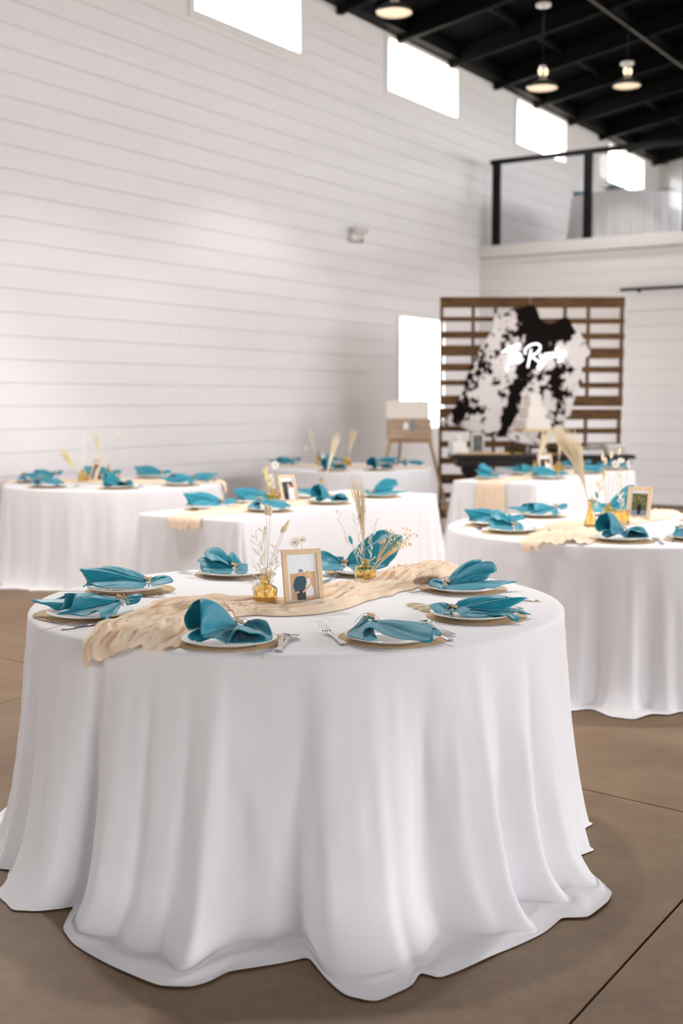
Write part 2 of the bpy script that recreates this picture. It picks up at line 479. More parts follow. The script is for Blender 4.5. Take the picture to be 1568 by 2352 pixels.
def window(idx, y0, y1, z0, z1, label, mull=None, side='L'):
    """a white framed window in a wall that runs along y"""
    s = 1 if side == 'L' else -1
    xw = XL if side == 'L' else XR
    e = empty('window_%d' % idx, (xw, (y0 + y1) / 2, z0)); struct(e, label, 'window')
    W, Hh = y1 - y0, z1 - z0
    for nm, c, d in (('sill', (-s * .05, 0, .012), (.13, W, .024)), ('head', (-s * .05, 0, Hh - .012), (.13, W, .024)),
                     ('jamb', (-s * .05, -W / 2 + .012, Hh / 2), (.13, .024, Hh - .05)), ('jamb', (-s * .05, W / 2 - .012, Hh / 2), (.13, .024, Hh - .05))):
        MB().box(c, d, bev=.003).build(nm, m_trim, e, smooth=False)
    # flat casing on the room side
    if side == 'L':
        k = .075
        tops = (('casing', (.008, 0, -k / 2), (.016, W + 2 * k, k)), ('casing', (.008, -W / 2 - k / 2, Hh / 2), (.016, k, Hh)), ('casing', (.008, W / 2 + k / 2, Hh / 2), (.016, k, Hh)))
        for nm, c, d in tops: MB().box(c, d, bev=.002).build(nm, m_trim, e, smooth=False)
    mb = MB().box((-s * .07, 0, Hh / 2), (.006, W - .05, Hh - .05)); mb.build('pane', m_pane, e, smooth=False)
    if mull is not None:
        MB().box((-s * .07, mull - (y0 + y1) / 2, Hh / 2), (.05, .07, Hh - .05), bev=.003).build('mullion', m_trim, e, smooth=False)
    return e
names = ['high window in the side wall nearest the camera end', 'high window in the side wall left of the frame', 'high window at the top edge of the photo', 'high window between the top pendant lamp and the loft', 'high window just above the loft railing corner', 'farthest high window, seen over the loft table']
for i, (a, b) in enumerate(CLER): window(i + 1, a, b, ZC0, ZC1, names[i])
window(7, 14.07, 15.34, 1.05, 2.58, 'tall bright window beside the pallet wall', mull=14.78)

# right wall, with unseen high windows and glazed doors added to light the hall
RWIN = [(a - .7, b + .7, 3.6, 6.0) for a, b in CLER[1:]] + [(-5.0, .8, .05, 2.9), (9.0, 12.0, .05, 3.0)]
mb = MB()
wall_boxes(mb, RWIN, YN, YF, 0, ZW, lambda m, a, b, z0, z1: m.box((XR + .06, (a + b) / 2, (z0 + z1) / 2), (.12, b - a, z1 - z0)))
struct(mb.build('wall_right', m_white, smooth=False), 'white opposite side wall', 'wall')
for i, (a, b, z0, z1) in enumerate(RWIN):
    window(8 + i, a, b, z0, z1, 'added window of the opposite wall, number %s from the camera end' % (['one', 'two', 'three', 'four', 'five', 'six', 'seven', 'eight'][i]), side='R', mull=(a + b) / 2 if z0 < 1 else None)

# end walls (gabled)
def gable(name, y, holes, z0, label, thick=.12):
    mb = MB()
    wall_boxes(mb, holes, XL - .1, XR + .1, z0, ZW, lambda m, a, b, q0, q1: m.box(((a + b) / 2, y, (q0 + q1) / 2), (b - a, thick, q1 - q0)))
    vs = []
    for yy in (y - thick / 2, y + thick / 2):
        vs += [(XL - .1, yy, ZW), (XR + .1, yy, ZW), (XRIDGE, yy, roofz(XRIDGE))]
    mb.add(vs, [(0, 1, 2), (5, 4, 3), (0, 3, 4, 1), (1, 4, 5, 2), (2, 5, 3, 0)])
    return struct(mb.build(name, m_white, smooth=False), label, 'wall')
FWIN = [(-4.2, -1.2, 4.5, 6.05), (-.3, 2.7, 4.5, 6.05), (3.6, 6.6, 4.5, 6.05)]  # unseen windows, added to give back light from the far end
NWIN = [(-7.6, -5.0, .05, 2.7)]  # unseen door, added as front fill for the cloth drapes
gable('wall_far', YF + .06, FWIN, 0, 'white end wall above the loft')
gable('wall_front', YN - .06, NWIN, 0, 'white end wall behind the camera')
def xwindow(idx, y, x0, x1, z0, z1, label):
    e = empty('window_%d' % idx, ((x0 + x1) / 2, y, z0)); struct(e, label, 'window')
    W, Hh = x1 - x0, z1 - z0
    for nm, c, d in (('sill', (0, 0, .012), (W, .13, .024)), ('head', (0, 0, Hh - .012), (W, .13, .024)), ('jamb', (-W / 2 + .012, 0, Hh / 2), (.024, .13, Hh)), ('jamb', (W / 2 - .012, 0, Hh / 2), (.024, .13, Hh))):
        MB().box(c, d, bev=.003).build(nm, m_trim, e, smooth=False)
    MB().box((0, 0, Hh / 2), (W - .05, .006, Hh - .05)).build('pane', m_pane, e, smooth=False)
for i, (a, b, z0, z1) in enumerate(FWIN): xwindow(16 + i, YF + .06, a, b, z0, z1, 'added end wall window over the loft, %s from the side wall' % ('first', 'second', 'third')[i])
for i, (a, b, z0, z1) in enumerate(NWIN): xwindow(19 + i, YN - .06, a, b, z0, z1, 'glazed door added for front fill in the end wall behind the camera')

# ceiling
mb = MB()
for s_, x0, x1 in ((1, XL - .4, XRIDGE), (-1, XRIDGE, XR + .4)):
    z0, z1 = (ZW + PITCH * (x0 - XL), roofz(XRIDGE)) if s_ > 0 else (roofz(XRIDGE), ZW + PITCH * (2 * XRIDGE - x1 - XL))
    vs = []
    for y in (YN - .3, YF + .3):
        for t in (.16, .22): vs += [(x0, y, z0 + t), (x1, y, z1 + t)]
    mb.add(vs, [(0, 1, 3, 2), (4, 6, 7, 5), (0, 4, 5, 1), (2, 3, 7, 6), (0, 2, 6, 4), (1, 5, 7, 3)])
ce = struct(mb.build('ceiling', m_black, smooth=False, fixn=True), 'black painted barn ceiling with rafters', 'ceiling')
MB().box((XL + .09, (YN + YF) / 2, ZW + .09), (.18, YF - YN, .17)).build('wall_plate', m_rafter, ce, smooth=False)
MB().box((XR - .09, (YN + YF) / 2, ZW + .09), (.18, YF - YN, .17)).build('wall_plate', m_rafter, ce, smooth=False)
Lr = math.hypot(XRIDGE - XL, roofz(XRIDGE) - ZW); ar = math.atan(PITCH)
raf = None
y = 14.0 - 1.41 * 15
while y < YF:
    if y > YN:
        for s_ in (1, -1):
            if raf is None:
                raf = MB().box((0, 0, 0), (Lr, .09, .24), bev=.006).mesh('rafter', m_rafter, False)
            o = link('rafter', raf, ce)
            xm = (XL + XRIDGE) / 2 if s_ > 0 else (XR + XRIDGE) / 2
            o.location = (xm, y, (ZW + roofz(XRIDGE)) / 2 + .03); o.rotation_euler = (0, -s_ * ar, 0)
    y += 1.41
pur = MB().box((0, 0, 0), (.05, YF - YN, .09), bev=.004).mesh('purlin', m_rafter, False)
for i in range(1, 8):
    x = XL + i * 1.1
    o = link('purlin', pur, ce); o.location = (x, (YN + YF) / 2, roofz(x) + .12)

# conduit and pendant lamps
cond = MB().tube([(-5.95, YN + 1, roofz(-5.95) - .11), (-5.95, YF - .1, roofz(-5.95) - .11)], .016, 8)
tag(cond.build('conduit', m_conduit), 'dark metal conduit running along the black ceiling', 'conduit')

LAMP = 1080
def pendant(at, ztop, label, R=.18, power=.12):
    deck = roofz(at.x) + .16 - at.z
    e = empty('pendant_lamp', (at.x, at.y, at.z)); tag(e, label, 'lamp', 'pendant lamps under the black ceiling')
    prof = [(R, 0), (R * 1.0, .012), (R * .93, .035), (R * .72, .07), (R * .45, .098), (R * .3, .115), (.045, .125)]
    mb = MB().lathe(prof, 32)
    inn = [(r - .004, z - .004) for r, z in prof[1:]][::-1] + [(R - .004, 0.0)]
    mb.lathe(inn, 32, mi=1)
    sh = mb.build('shade', [m_shade, m_shade_in], e)
    MB().lathe([(.0, -.004), (R * .6, .0), (R * .93, .014), (R * .90, .022)], 32).build('lens', m_lens, e)
    nk = MB().lathe([(.04, .12), (.04, .13), (.022, .135), (.022, .235), (.034, .24), (.034, .262), (.012, .275), (0, .276)], 16).build('neck', m_steel, e)
    for a in (0.3, 2.2, 4.4):
        MB().ball((.042 * math.cos(a), .042 * math.sin(a), .185), (.02, .02, .045), 10).build('bulb', m_bulb, nk)
    sp = bpy.data.lights.new('lamp_light', 'SPOT'); sp.energy = LAMP * power; sp.color = (1.0, .965, .92); sp.spot_size = rad(106); sp.spot_blend = .35; sp.shadow_soft_size = .12
    so = bpy.data.objects.new('lamp_light', sp); COL.objects.link(so); so.parent = e; so.location = (0, 0, -.02)
    h = ztop - at.z
    MB().tube([(0, 0, .27), (0, 0, deck)], .006, 8).build('rod', m_blackmetal, e)
    MB().lathe([(0, h - .035), (.085, h - .03), (.085, h), (0, h)], 24).build('ceiling_plate', m_ceramic, e)
    return e
for px, py, d, plz, lab in ((905, 30, 12.0, 6.2, 'pendant lamp cut by the top edge of the photo'), (1245, 203, 14.2, 6.02, 'pendant lamp hanging above the window left of the loft railing'), (1439, 198, 15.9, 5.83, 'rightmost pendant lamp, close under its ceiling plate')):
    p = WD(px, py, d)
    pendant(p, plz, lab)
for x, y, pw_, nm in ((-6.0, 7.7, .12, 'third along the side wall'), (-6.0, 4.8, .6, 'nearest along the side wall'), (-3.6, 4.9, .38, 'nearest of the middle row, added to light tabletops'), (-2.2, 7.7, .62, 'second of the middle row'), (-3.2, 11.4, .28, 'third of the middle row, added to light tabletops'), (-.6, 10.6, .3, 'right of the middle row')):  # nearest and third middle-row lamps are unseen, added to brighten tabletops
    pendant(Vector((x, y, 5.15)), roofz(x) - .1, 'pendant lamp out of view above, %s' % nm, power=pw_)

# loft: front wall, floor, trim, railing
mb = MB().box(((XL + XR) / 2, YB + .08, 1.76), (XR - XL, .10, 3.52))
wb = struct(mb.build('wall_back', m_back, smooth=False), 'white shiplap wall below the loft', 'wall')
def place_back(parent, a, b, z0, z1, mat):
    MB().box(((a + b) / 2, YB + .021, (z0 + z1) / 2), (b - a, .018, z1 - z0), bev=.0012).build('plank', mat, parent, smooth=False)
planks(wb, XL, XR, 0, 3.52, [], place_back, m_plank, zoff=.03, butt=4.2, seed=9)
struct(MB().box(((XL + XR) / 2, (YB + .03 + YF) / 2, 3.6), (XR - XL, YF - YB - .03, .16)).build('floor_loft', pm('loft_boards', srgb(150, 122, 92), .6, var=srgb(130, 104, 78), vscale=6), smooth=False), 'wooden loft floor behind the glass railing', 'floor')
struct(MB().box(((XL + XR) / 2, YB - .005, 3.615), (XR - XL, .07, .17), bev=.006).build('trim_1', m_trim, smooth=False), 'white ledge along the loft edge', 'trim')
rl = empty('loft_railing', (-8.0, YB + .04, 3.7)); tag(rl, 'black railing with glass panels along the loft edge', 'railing')
MB().box((7.9, 0, 1.20), (16.0, .06, .07), bev=.006).build('handrail', m_blackmetal, rl, smooth=False)
post = MB().box((0, 0, .5875), (.13, .05, 1.175), bev=.006).mesh('post', m_blackmetal, False)
gp = MB().box((0, 0, .58), (1.28, .010, 1.1)).mesh('glass_panel', m_railglass, False)
for i in range(12):
    o = link('post', post, rl); o.location = (i * 1.41, 0, 0)
    if i < 11:
        o = link('glass_panel', gp, rl); o.location = (i * 1.41 + .685, 0, 0)

# sliding barn door and its track
dr = empty('door_1', (-6.0, YB - .03, 0)); struct(dr, 'white sliding barn door on a black track', 'door')
MB().box((1.3, .0, 1.435), (2.6, .03, 2.83)).build('door_leaf', m_back, dr, smooth=False)
for r in range(14):
    z0 = .02 + r * PITCHZ
    MB().box((1.3, -.023, z0 + PITCHZ / 2), (2.6, .016, PITCHZ - .005), bev=.002).build('plank', m_plank, dr, smooth=False)
tr = MB().box((2.4, -.05, 2.96), (4.9, .012, .042), bev=.003)
tr.build('track', m_blackmetal, dr, smooth=False)
for x in (.22, 2.35):
    h = MB().box((x, -.06, 2.935), (.05, .008, .05), bev=.003).tube([(x, -.07, 2.955), (x, -.03, 2.955)], .026, 16)
    h.build('roller_hanger', m_blackmetal, dr, smooth=False)

# emergency light on the side wall
p = WD(812, 545, 1); q = ray(812, 545); q = CAM + q * ((XL - CAM.x) / q.x)
el = empty('emergency_light', (XL, q.y, q.z)); tag(el, 'small white twin-head emergency light on the side wall', 'light')
MB().box((.035, 0, -.02), (.07, .26, .10), bev=.012).build('housing', m_ceramic, el)
for s_ in (-1, 1):
    MB().lathe([(0, 0), (.03, .0), (.055, .05), (.058, .07), (.05, .066), (0, .06)], 20).build('lamp_head', m_ceramic, el)
    o = el.children[-1]; o.location = (.06, s_ * .09, .06); o.rotation_euler = (0, rad(70), rad(-20 * s_))

# ------------------------------------------------------------------ tables
ZT = 0.765
def circ(k, n, c, R):
    a = 2 * PI * k / n
    return Vector((c[0] + R * math.cos(a), c[1] + R * math.sin(a))), Vector((math.cos(a), math.sin(a))), a
def cloth_mesh(n, edge, hem, wave, ztop, z0=0.0, seed=0., nt=26, npool=9, centre=(0, 0), creases=.0025):
    """edge(k)->(P,N,a); wave(k)->outward fold at the hem; hem(k)->(reach at the floor, pool length)"""
    E = [edge(k, n) for k in range(n)]
    mb = MB()
    cx, cy = centre
    rows = []
    for fr in (0.0, .25, .5, .75, .9, .97):
        rows.append([(cx + (P.x - cx) * fr, cy + (P.y - cy) * fr, ztop) for P, N, a in E])
    ed = .014
    for q in (0.0, .35, .7, 1.0):
        an = q * PI / 2
        rows.append([(P.x + N.x * ed * (math.sin(an) - 1) + N.x * ed, P.y + N.y * ed * (math.sin(an) - 1) + N.y * ed, ztop - ed * (1 - math.cos(an))) for P, N, a in E])
    zt = ztop - ed
    HH = [hem(k, n) for k in range(n)]; H = [h_[:2] for h_ in HH]; Wv = [wave(k, n) for k in range(n)]
    for i in range(1, nt + 1):
        t = i / nt
        row = []
        for k in range(n):
            P, N, a = E[k]; reach, pool = H[k]
            o = ed + reach * (.55 * t + .45 * t ** 5) + Wv[k] * (t ** 1.1)
            z = zt + (z0 + .012 - zt) * t
            c = creases * min(1, 4 * t) * nz(a * 26 + seed, z * 5, seed) + creases * .8 * nz(a * 9, z * 16, seed + 5)
            # bend out onto the floor
            if pool > .02:
                b = max(0, (t - .86) / .14)
                o += .25 * pool * b ** 2.2
            row.append((P.x + N.x * (o + c), P.y + N.y * (o + c), z))
        rows.append(row)
    base = rows[-1]
    for j in range(1, npool + 1):
        s = j / npool
        row = []
        for k in range(n):
            P, N, a = E[k]; reach, pool = H[k]
            pl = max(pool * .75, .006)
            b = base[k]
            if len(HH[k]) > 2:
                pl = max(.012, HH[k][2] - ((b[0] - P.x) * N.x + (b[1] - P.y) * N.y))
            wr = .016 * ease(s * 3) * (1 - .55 * s) * max(0, nz(a * 7 + seed, s * 2.2, seed + 2) + .25) * min(1, pool * 8)
            row.append((b[0] + N.x * pl * s, b[1] + N.y * pl * s, z0 + .004 + (b[2] - z0 - .004) * (1 - s) ** 2 + wr))
        rows.append(row)
    mb.grid(lambda i, j: rows[i][j], len(rows) - 1, n, wrapv=True)
    return mb

def lerp_table(T, a):
    for (a0, v0), (a1, v1) in zip(T[:-1], T[1:]):
        if a0 <= a <= a1:
            return v0 + (v1 - v0) * ((a - a0) / (a1 - a0) if a1 > a0 else 0)
    return T[-1][1]
TA = Vector((-2.38, 3.385, 0)); RA = .885
HEMA = [(180, 1.02), (205, 1.05), (225, 1.06), (231, 1.0), (240, .99), (246, 1.03), (251, 1.085), (258, 1.112), (261, 1.06), (263.5, .97), (266, 1.03), (269, 1.10), (273, 1.145), (280, 1.196), (289.5, 1.273), (293, 1.262), (294.9, 1.22), (296, 1.17), (300, 1.135), (306.6, 1.075), (307.6, 1.16), (309.9, 1.291), (313, 1.334), (318, 1.27), (319.8, 1.205), (321, 1.257), (331.5, 1.191), (340, 1.164), (345.5, 1.134), (348, 1.185), (354.5, 1.175), (358, 1.155), (363.7, 1.05), (370, .97), (375, .95), (400, 1.0), (450, 1.03), (500, 1.0), (540, 1.02)]
FOLDA = [(180, 0), (186, .03), (192, -.03), (199, .035), (206, -.03), (213, .035), (220, -.025), (225, .03), (231, -.02), (236, .04), (240, .05), (243, -.01), (246, .02), (250, .06), (256, .06), (260, .055), (263.5, .02), (264.8, -.05), (266.5, -.045), (268, .03), (272, .06), (276, .035), (278, .012), (280, .04), (284, .045), (286, .025), (288, .06), (290.5, .10), (291.8, .085), (292.8, .0), (295, -.04), (300, -.045), (305.5, -.06), (306.8, -.03), (307.6, .05), (309, .085), (313, .08), (318, .085), (320, .06), (322.5, .035), (325, -.01), (327.5, -.035), (330, .0), (333, .04), (336, .055), (338.8, .085), (340, .07), (341.2, .0), (343, -.04), (345, -.045), (347, .0), (350, .045), (352, .02), (354, -.03), (355.5, .01), (358, .05), (361, .06), (364, .01), (368, -.02)] + [(368 + 7 * (i + 1), .035 * (-1) ** i) for i in range(24)] + [(540, 0)]
def deg180(a):
    d = math.degrees(a) % 360
    return d if d >= 180 else d + 360
def hemA(k, n):
    d = deg180(2 * PI * k / n)
    h = sum(lerp_table(HEMA, min(540, max(180, d + q * .45))) * wq for q, wq in ((-2, .1), (-1, .22), (0, .36), (1, .22), (2, .1)))
    reach = .06 + max(0, (h - RA - .09)) * .2
    return reach, max(0.0, h - RA - reach - .02), h - RA
def waveA(k, n):
    d = deg180(2 * PI * k / n)
    ws = 0; s = 0
    for q in range(-4, 5):
        g_ = math.exp(-(q / 2.4) ** 2); ws += g_; s += g_ * lerp_table(FOLDA, min(540, max(180, d + q * .28)))
    return s / ws * 1.25
def round_table(c, R, label, seed, mesh=None, z0=0.0, n=560, nfold=21, amp=.042):
    e = empty('round_table', (c[0], c[1], z0)); tag(e, label, 'table')
    zt = ZT
    if mesh is None:
        rnd = random.Random(seed)
        ph = [rnd.uniform(0, 6.28) for _ in range(4)]
        def wv(k, n_):
            a = 2 * PI * k / n_
            s = math.sin(nfold * a + ph[0] + 1.3 * math.sin(3 * a + ph[1]))
            s = math.copysign(abs(s) ** .7, s) * (1 if s > 0 else .8)
            return amp * s * (.75 + .25 * math.sin(5 * a + ph[2])) + .012 * math.sin(2.3 * nfold * a + ph[3])
        def hm(k, n_):
            a = 2 * PI * k / n_
            return .07, .06 + .05 * math.sin(7 * a + ph[3]) + .03 * math.sin(13 * a + ph[1])
        mesh = cloth_mesh(n, lambda k, n_: circ(k, n_, (0, 0), R), hm, wv, zt, 0, seed * 3.1)
    mesh.build('tablecloth', m_cloth, e)
    MB().lathe([(0, zt - .03), (R - .012, zt - .03), (R - .012, zt - .006), (0, zt - .006)], 48).build('tabletop', m_darkwood, e)
    lg = MB().tube([(0, 0, .0), (0, 0, zt - .03)], .018, 10).mesh('leg', m_steel)
    for i in range(4):
        o = link('leg', lg, e); a = PI / 4 + i * PI / 2
        o.location = (R * .62 * math.cos(a), R * .62 * math.sin(a), 0)
    return e
def rect_table(x0, x1, y0, y1, label, seed, zt=ZT):
    c = ((x0 + x1) / 2, (y0 + y1) / 2); hx, hy = (x1 - x0) / 2, (y1 - y0) / 2
    e = empty('banquet_table', (c[0], c[1], 0)); tag(e, label, 'table')
    rc = .035
    sx, sy = hx - rc, hy - rc
    per = [2 * sy, PI / 2 * rc * 4, 2 * sx, PI / 2 * rc * 4, 2 * sy, PI / 2 * rc * 4, 2 * sx, PI / 2 * rc * 4]
    tot = sum(per)
    def edge(k, n):
        s = (k + .5) / n * tot
        i = 0
        while s > per[i]: s -= per[i]; i = (i + 1) % 8
        t = s / per[i]
        if i == 0: P = Vector((hx, -sy + 2 * sy * t)); N = Vector((1, 0))
        elif i == 2: P = Vector((sx - 2 * sx * t, hy)); N = Vector((0, 1))
        elif i == 4: P = Vector((-hx, sy - 2 * sy * t)); N = Vector((-1, 0))
        elif i == 6: P = Vector((-sx + 2 * sx * t, -hy)); N = Vector((0, -1))
        else:
            q = (i - 1) // 2
            cc = [(sx, sy), (-sx, sy), (-sx, -sy), (sx, -sy)][q]
            a = q * PI / 2 + t * PI / 2
            N = Vector((math.cos(a), math.sin(a))); P = Vector(cc) + N * rc
        return P, N, k / n * 2 * PI
    rnd = random.Random(seed); ph = [rnd.uniform(0, 6.28) for _ in range(4)]
    def corner(P):
        return math.exp(-((hx - abs(P.x)) ** 2 + (hy - abs(P.y)) ** 2) / .035)
    def wv(k, n):
        P, N, a = edge(k, n); cn = corner(P)
        u = P.x + P.y if True else 0
        return .016 * math.sin(9.5 * P.y + ph[0] + 11 * P.x) + .010 * math.sin(21 * P.y + 17 * P.x + ph[1]) + cn * .03 * math.sin(22 * a * 3 + ph[2])
    def hm(k, n):
        P, N, a = edge(k, n); cn = corner(P)
        return .045 + .10 * cn, .03 + .10 * cn + .02 * math.sin(8 * P.y + ph[3])
    cloth_mesh(520, edge, hm, wv, zt, 0, seed * 2.7).build('tablecloth', m_cloth, e)
    MB().box((0, 0, zt - .02), (2 * hx - .03, 2 * hy - .03, .03), bev=.006).build('tabletop', m_darkwood, e, smooth=False)
    lg = MB().tube([(0, 0, .0), (0, 0, zt - .03)], .016, 10).mesh('leg', m_steel)
    for a in (-1, 1):
        for b in (-1, 1):
            o = link('leg', lg, e); o.location = (a * hx * .7, b * hy * .8, 0)
    return e

cm = cloth_mesh(1200, lambda k, n: circ(k, n, (0, 0), RA), hemA, waveA, ZT, 0, 1.7, nt=34, npool=14, creases=.0035)
round_table(TA, RA, 'nearest round table under a floor-length white cloth', 1, mesh=cm)
TB = (-7.1, 7.45); TD = (-2.33, 6.33); TF = (-6.77, 10.5); TL_ = (-6.55, 17.85)
RB, RD, RF_, RL_ = .88, .905, .85, .80
round_table(TB, RB, 'round white-clothed table at the left edge, beside the shiplap wall', 2)
round_table(TD, RD, 'round white-clothed table cut by the right edge', 3)
round_table(TF, RF_, 'far round white-clothed table in front of the easel', 4)
round_table(TL_, RL_, 'round white-clothed table up on the loft behind glass', 5, z0=3.68, nfold=26, amp=.02)
CR = (-5.05, -4.28, 5.5, 7.85); ER = (-4.88, -4.1, 9.25, 11.55)
rect_table(*CR, 'long white-clothed table in the middle, behind the nearest round table', 6)
rect_table(*ER, 'long white-clothed table in front of the dark cake table', 7)

# ------------------------------------------------------------------ place settings
me_charger = MB().lathe([(0, .0), (.158, .0), (.16, .001), (.158, .0022), (0, .0022)], 56).mesh('charger', m_kraft)
me_plate = MB().lathe([(0, 0), (.075, 0), (.085, .003), (.118, .013), (.134, .0175), (.1355, .019), (.134, .0205), (.116, .0165), (.084, .0075), (.07, .006), (0, .006)], 64).mesh('dinner_plate', m_plate)
ZP = .0022
def spoon_mesh():
    mb = MB()
    prof = [(-.095, .0105), (-.092, .011), (-.06, .0075), (-.02, .0045), (.02, .004), (.04, .0055), (.05, .012), (.065, .019), (.08, .0205), (.095, .017), (.105, .009), (.1085, .0015)]
    def f(i, j):
        x, hw = prof[i]; v = -1 + 2 * j / 8
        bowl = max(0, 1 - ((x - .078) / .034) ** 2) if x > .044 else 0
        z = .004 + .006 * math.exp(-((x - .03) / .035) ** 2) - .009 * bowl * (1 - v * v) + .006 * bowl
        return (x, v * hw, z + .002)
    mb.grid(f, len(prof) - 1, 8)
    return mb.mesh('spoon', m_steel)
def fork_mesh():
    mb = MB()
    prof = [(-.1, .010), (-.097, .011), (-.06, .0075), (-.02, .0045), (.015, .004), (.032, .006), (.042, .0115), (.055, .0125), (.06, .0125)]
    mb.grid(lambda i, j: (prof[i][0], prof[i][1] * (-1 + j / 2), .005 + .006 * math.exp(-((prof[i][0] - .03) / .03) ** 2)), len(prof) - 1, 4)
    for t in range(4):
        yy = -.0105 + t * .007
        mb.grid(lambda i, j: (.06 + i * .011, yy + (-.0018 + .0036 * j) * (1 - .12 * i), .007 + .0025 * i), 4, 1)
    return mb.mesh('fork', m_steel)
def knife_mesh():
    mb = MB()
    prof = [(-.11, .007), (-.107, .009), (-.05, .0085), (.0, .007), (.004, .0085), (.05, .0105), (.09, .010), (.105, .006), (.112, .0005)]
    mb.grid(lambda i, j: (prof[i][0], prof[i][1] * (-1 + j / 2), .005 - .0012 * abs(j - 2)), len(prof) - 1, 4)
    return mb.mesh('knife', m_steel)
me_spoon, me_fork, me_knife = spoon_mesh(), fork_mesh(), knife_mesh()
def solidify(o, t):
    md = o.modifiers.new('thickness', 'SOLIDIFY'); md.thickness = t; md.offset = 0
for me in (): pass

def napkin_proto(pcen, org, sc, knot, rim, tail=None, tagp=True, rim2=None):
    """folded napkin in a frame with x = photo right, y = away, z up, origin on the plate"""
    d0 = depth(pcen)
    def cv(p):
        w = WD(org[0] + p[0] / sc, org[1] + p[1] / sc, d0 - p[2] * (.0142 if p[2] > 0 else .01))
        q = w - pcen
        z = q.z
        x, y = q.dot(RGT), q.dot(FH)
        rr = math.hypot(x, y)
        lo = .009 if rr < .09 else (.009 + .015 * (rr - .09) / .03 if rr < .12 else (.024 if rr < .15 else .008))
        return Vector((x, y, max(z, lo)))
    K = cv(knot); K.z = max(K.z, .02)
    parts = []
    mb = MB()
    def loft(pts, nv, nu, kr, seed):
        Rm = crom([cv(p) for p in pts], nv)
        cen = sum(Rm, Vector()) / nv
        def f(i, j):
            u = i / nu
            r = Rm[j]; dv = (r - K); dl = dv.length or 1
            uz = 1 - (1 - u) ** 2.0
            p = Vector((K.x + dv.x * u ** .85, K.y + dv.y * u ** .85, K.z + dv.z * uz)) + dv / dl * kr * (1 - u)
            # slack between knot and rim
            p.z += .008 * math.sin(PI * u) * (.5 + .5 * nz(j * .13 + seed, u * 2, 3))
            rr = math.hypot(p.x, p.y)
            if .11 < rr < .148: p.z = max(p.z, .0235)
            p += Vector((nz(j * .21 + seed, u * 3, 1), nz(j * .21 + seed, u * 3, 7), 0)) * .005 * math.sin(PI * u)
            if p.z < .008: p.z = .008
            return (p.x, p.y, p.z)
        mb.grid(f, nu, nv - 1)
        return cen
    c1 = loft(rim, len(rim) * 7, 12, .010, 1.)
    if rim2: loft(rim2, len(rim2) * 8, 12, .010, 2.)
    if tail: loft(tail, len(tail) * 7, 8, .009, 4.)
    cl = mb.mesh('folded_cloth', m_teal)
    ax = (c1 - K); ax.z *= .4; ax.normalize()
    u = ax.cross(Vector((0, 0, 1))); u.normalize(); v = u.cross(ax)
    tw = MB()
    for k in range(2):
        ring = [K + ax * (.004 * k - .002) + u * .0135 * math.cos(a) + v * .0145 * math.sin(a) for a in [2 * PI * i / 18 for i in range(18)]]
        ring = [Vector((p.x, p.y, max(p.z, .008))) for p in ring]
        tw.tube(ring, .0011, 6, closed=True)
    for s_ in (-1, 1):
        a = K + v * .014; b = a + u * s_ * .012 + v * .006 - ax * .006; c = a + u * s_ * .03 - v * .008 - ax * .014; d = a + u * s_ * .04 - v * .022 - ax * .02
        pts = crom([a, b, c, d], 12); pts = [Vector((p.x, p.y, max(p.z, .012))) for p in pts]
        tw.tube(pts, .0009, 5)
    twm = tw.mesh('twine', m_twine)
    tg = None
    if tagp:
        Mr = Matrix.Rotation(.5, 4, 'X') @ Matrix.Rotation(.4, 4, 'Y')
        T = MB().box(K + v * .015 + ax * .008, (.022, .016, .0025), mi=0, rz=0, bev=.0008, M4=Mr.to_3x3())
        T.box(K + v * .0138 + ax * .008, (.0235, .017, .002), mi=1, bev=.0006, M4=Mr.to_3x3())
        tg = T.mesh('name_tag', [m_tagwood, m_tagdark], False)
    e = empty('napkin')
    o = link('folded_cloth', cl, e); solidify(o, .0016)
    link('twine', twm, e)
    if tg: link('name_tag', tg, e)
    e.rotation_euler = (0, 0, YAW); e.location = pcen
    return e
APOS = {}
def on_plane(px, py, z=ZT + ZP + .004): return WZ(px, py, z)
SEATA = [('front-left', 527, 1466), ('front-right', 903, 1459), ('right-hand front', 1094, 1410), ('right-hand rear', 1063, 1347), ('back', 838, 1309), ('back-left', 541, 1313), ('left-hand rear', 300, 1350), ('left-hand front', 193, 1405)]
PLA = [(526, 1462), (900, 1455), (1085, 1404), (1062, 1344), (838, 1307), (535, 1310), (288, 1345), (207, 1402)]
C1 = ((380, 1350), 4.9); C2 = ((700, 1390), 4.126); C3 = ((940, 1270), 4.9); C5 = ((720, 1090), 6.272); C6 = ((380, 1240), 6.03); C7 = ((0, 1280), 3.733)
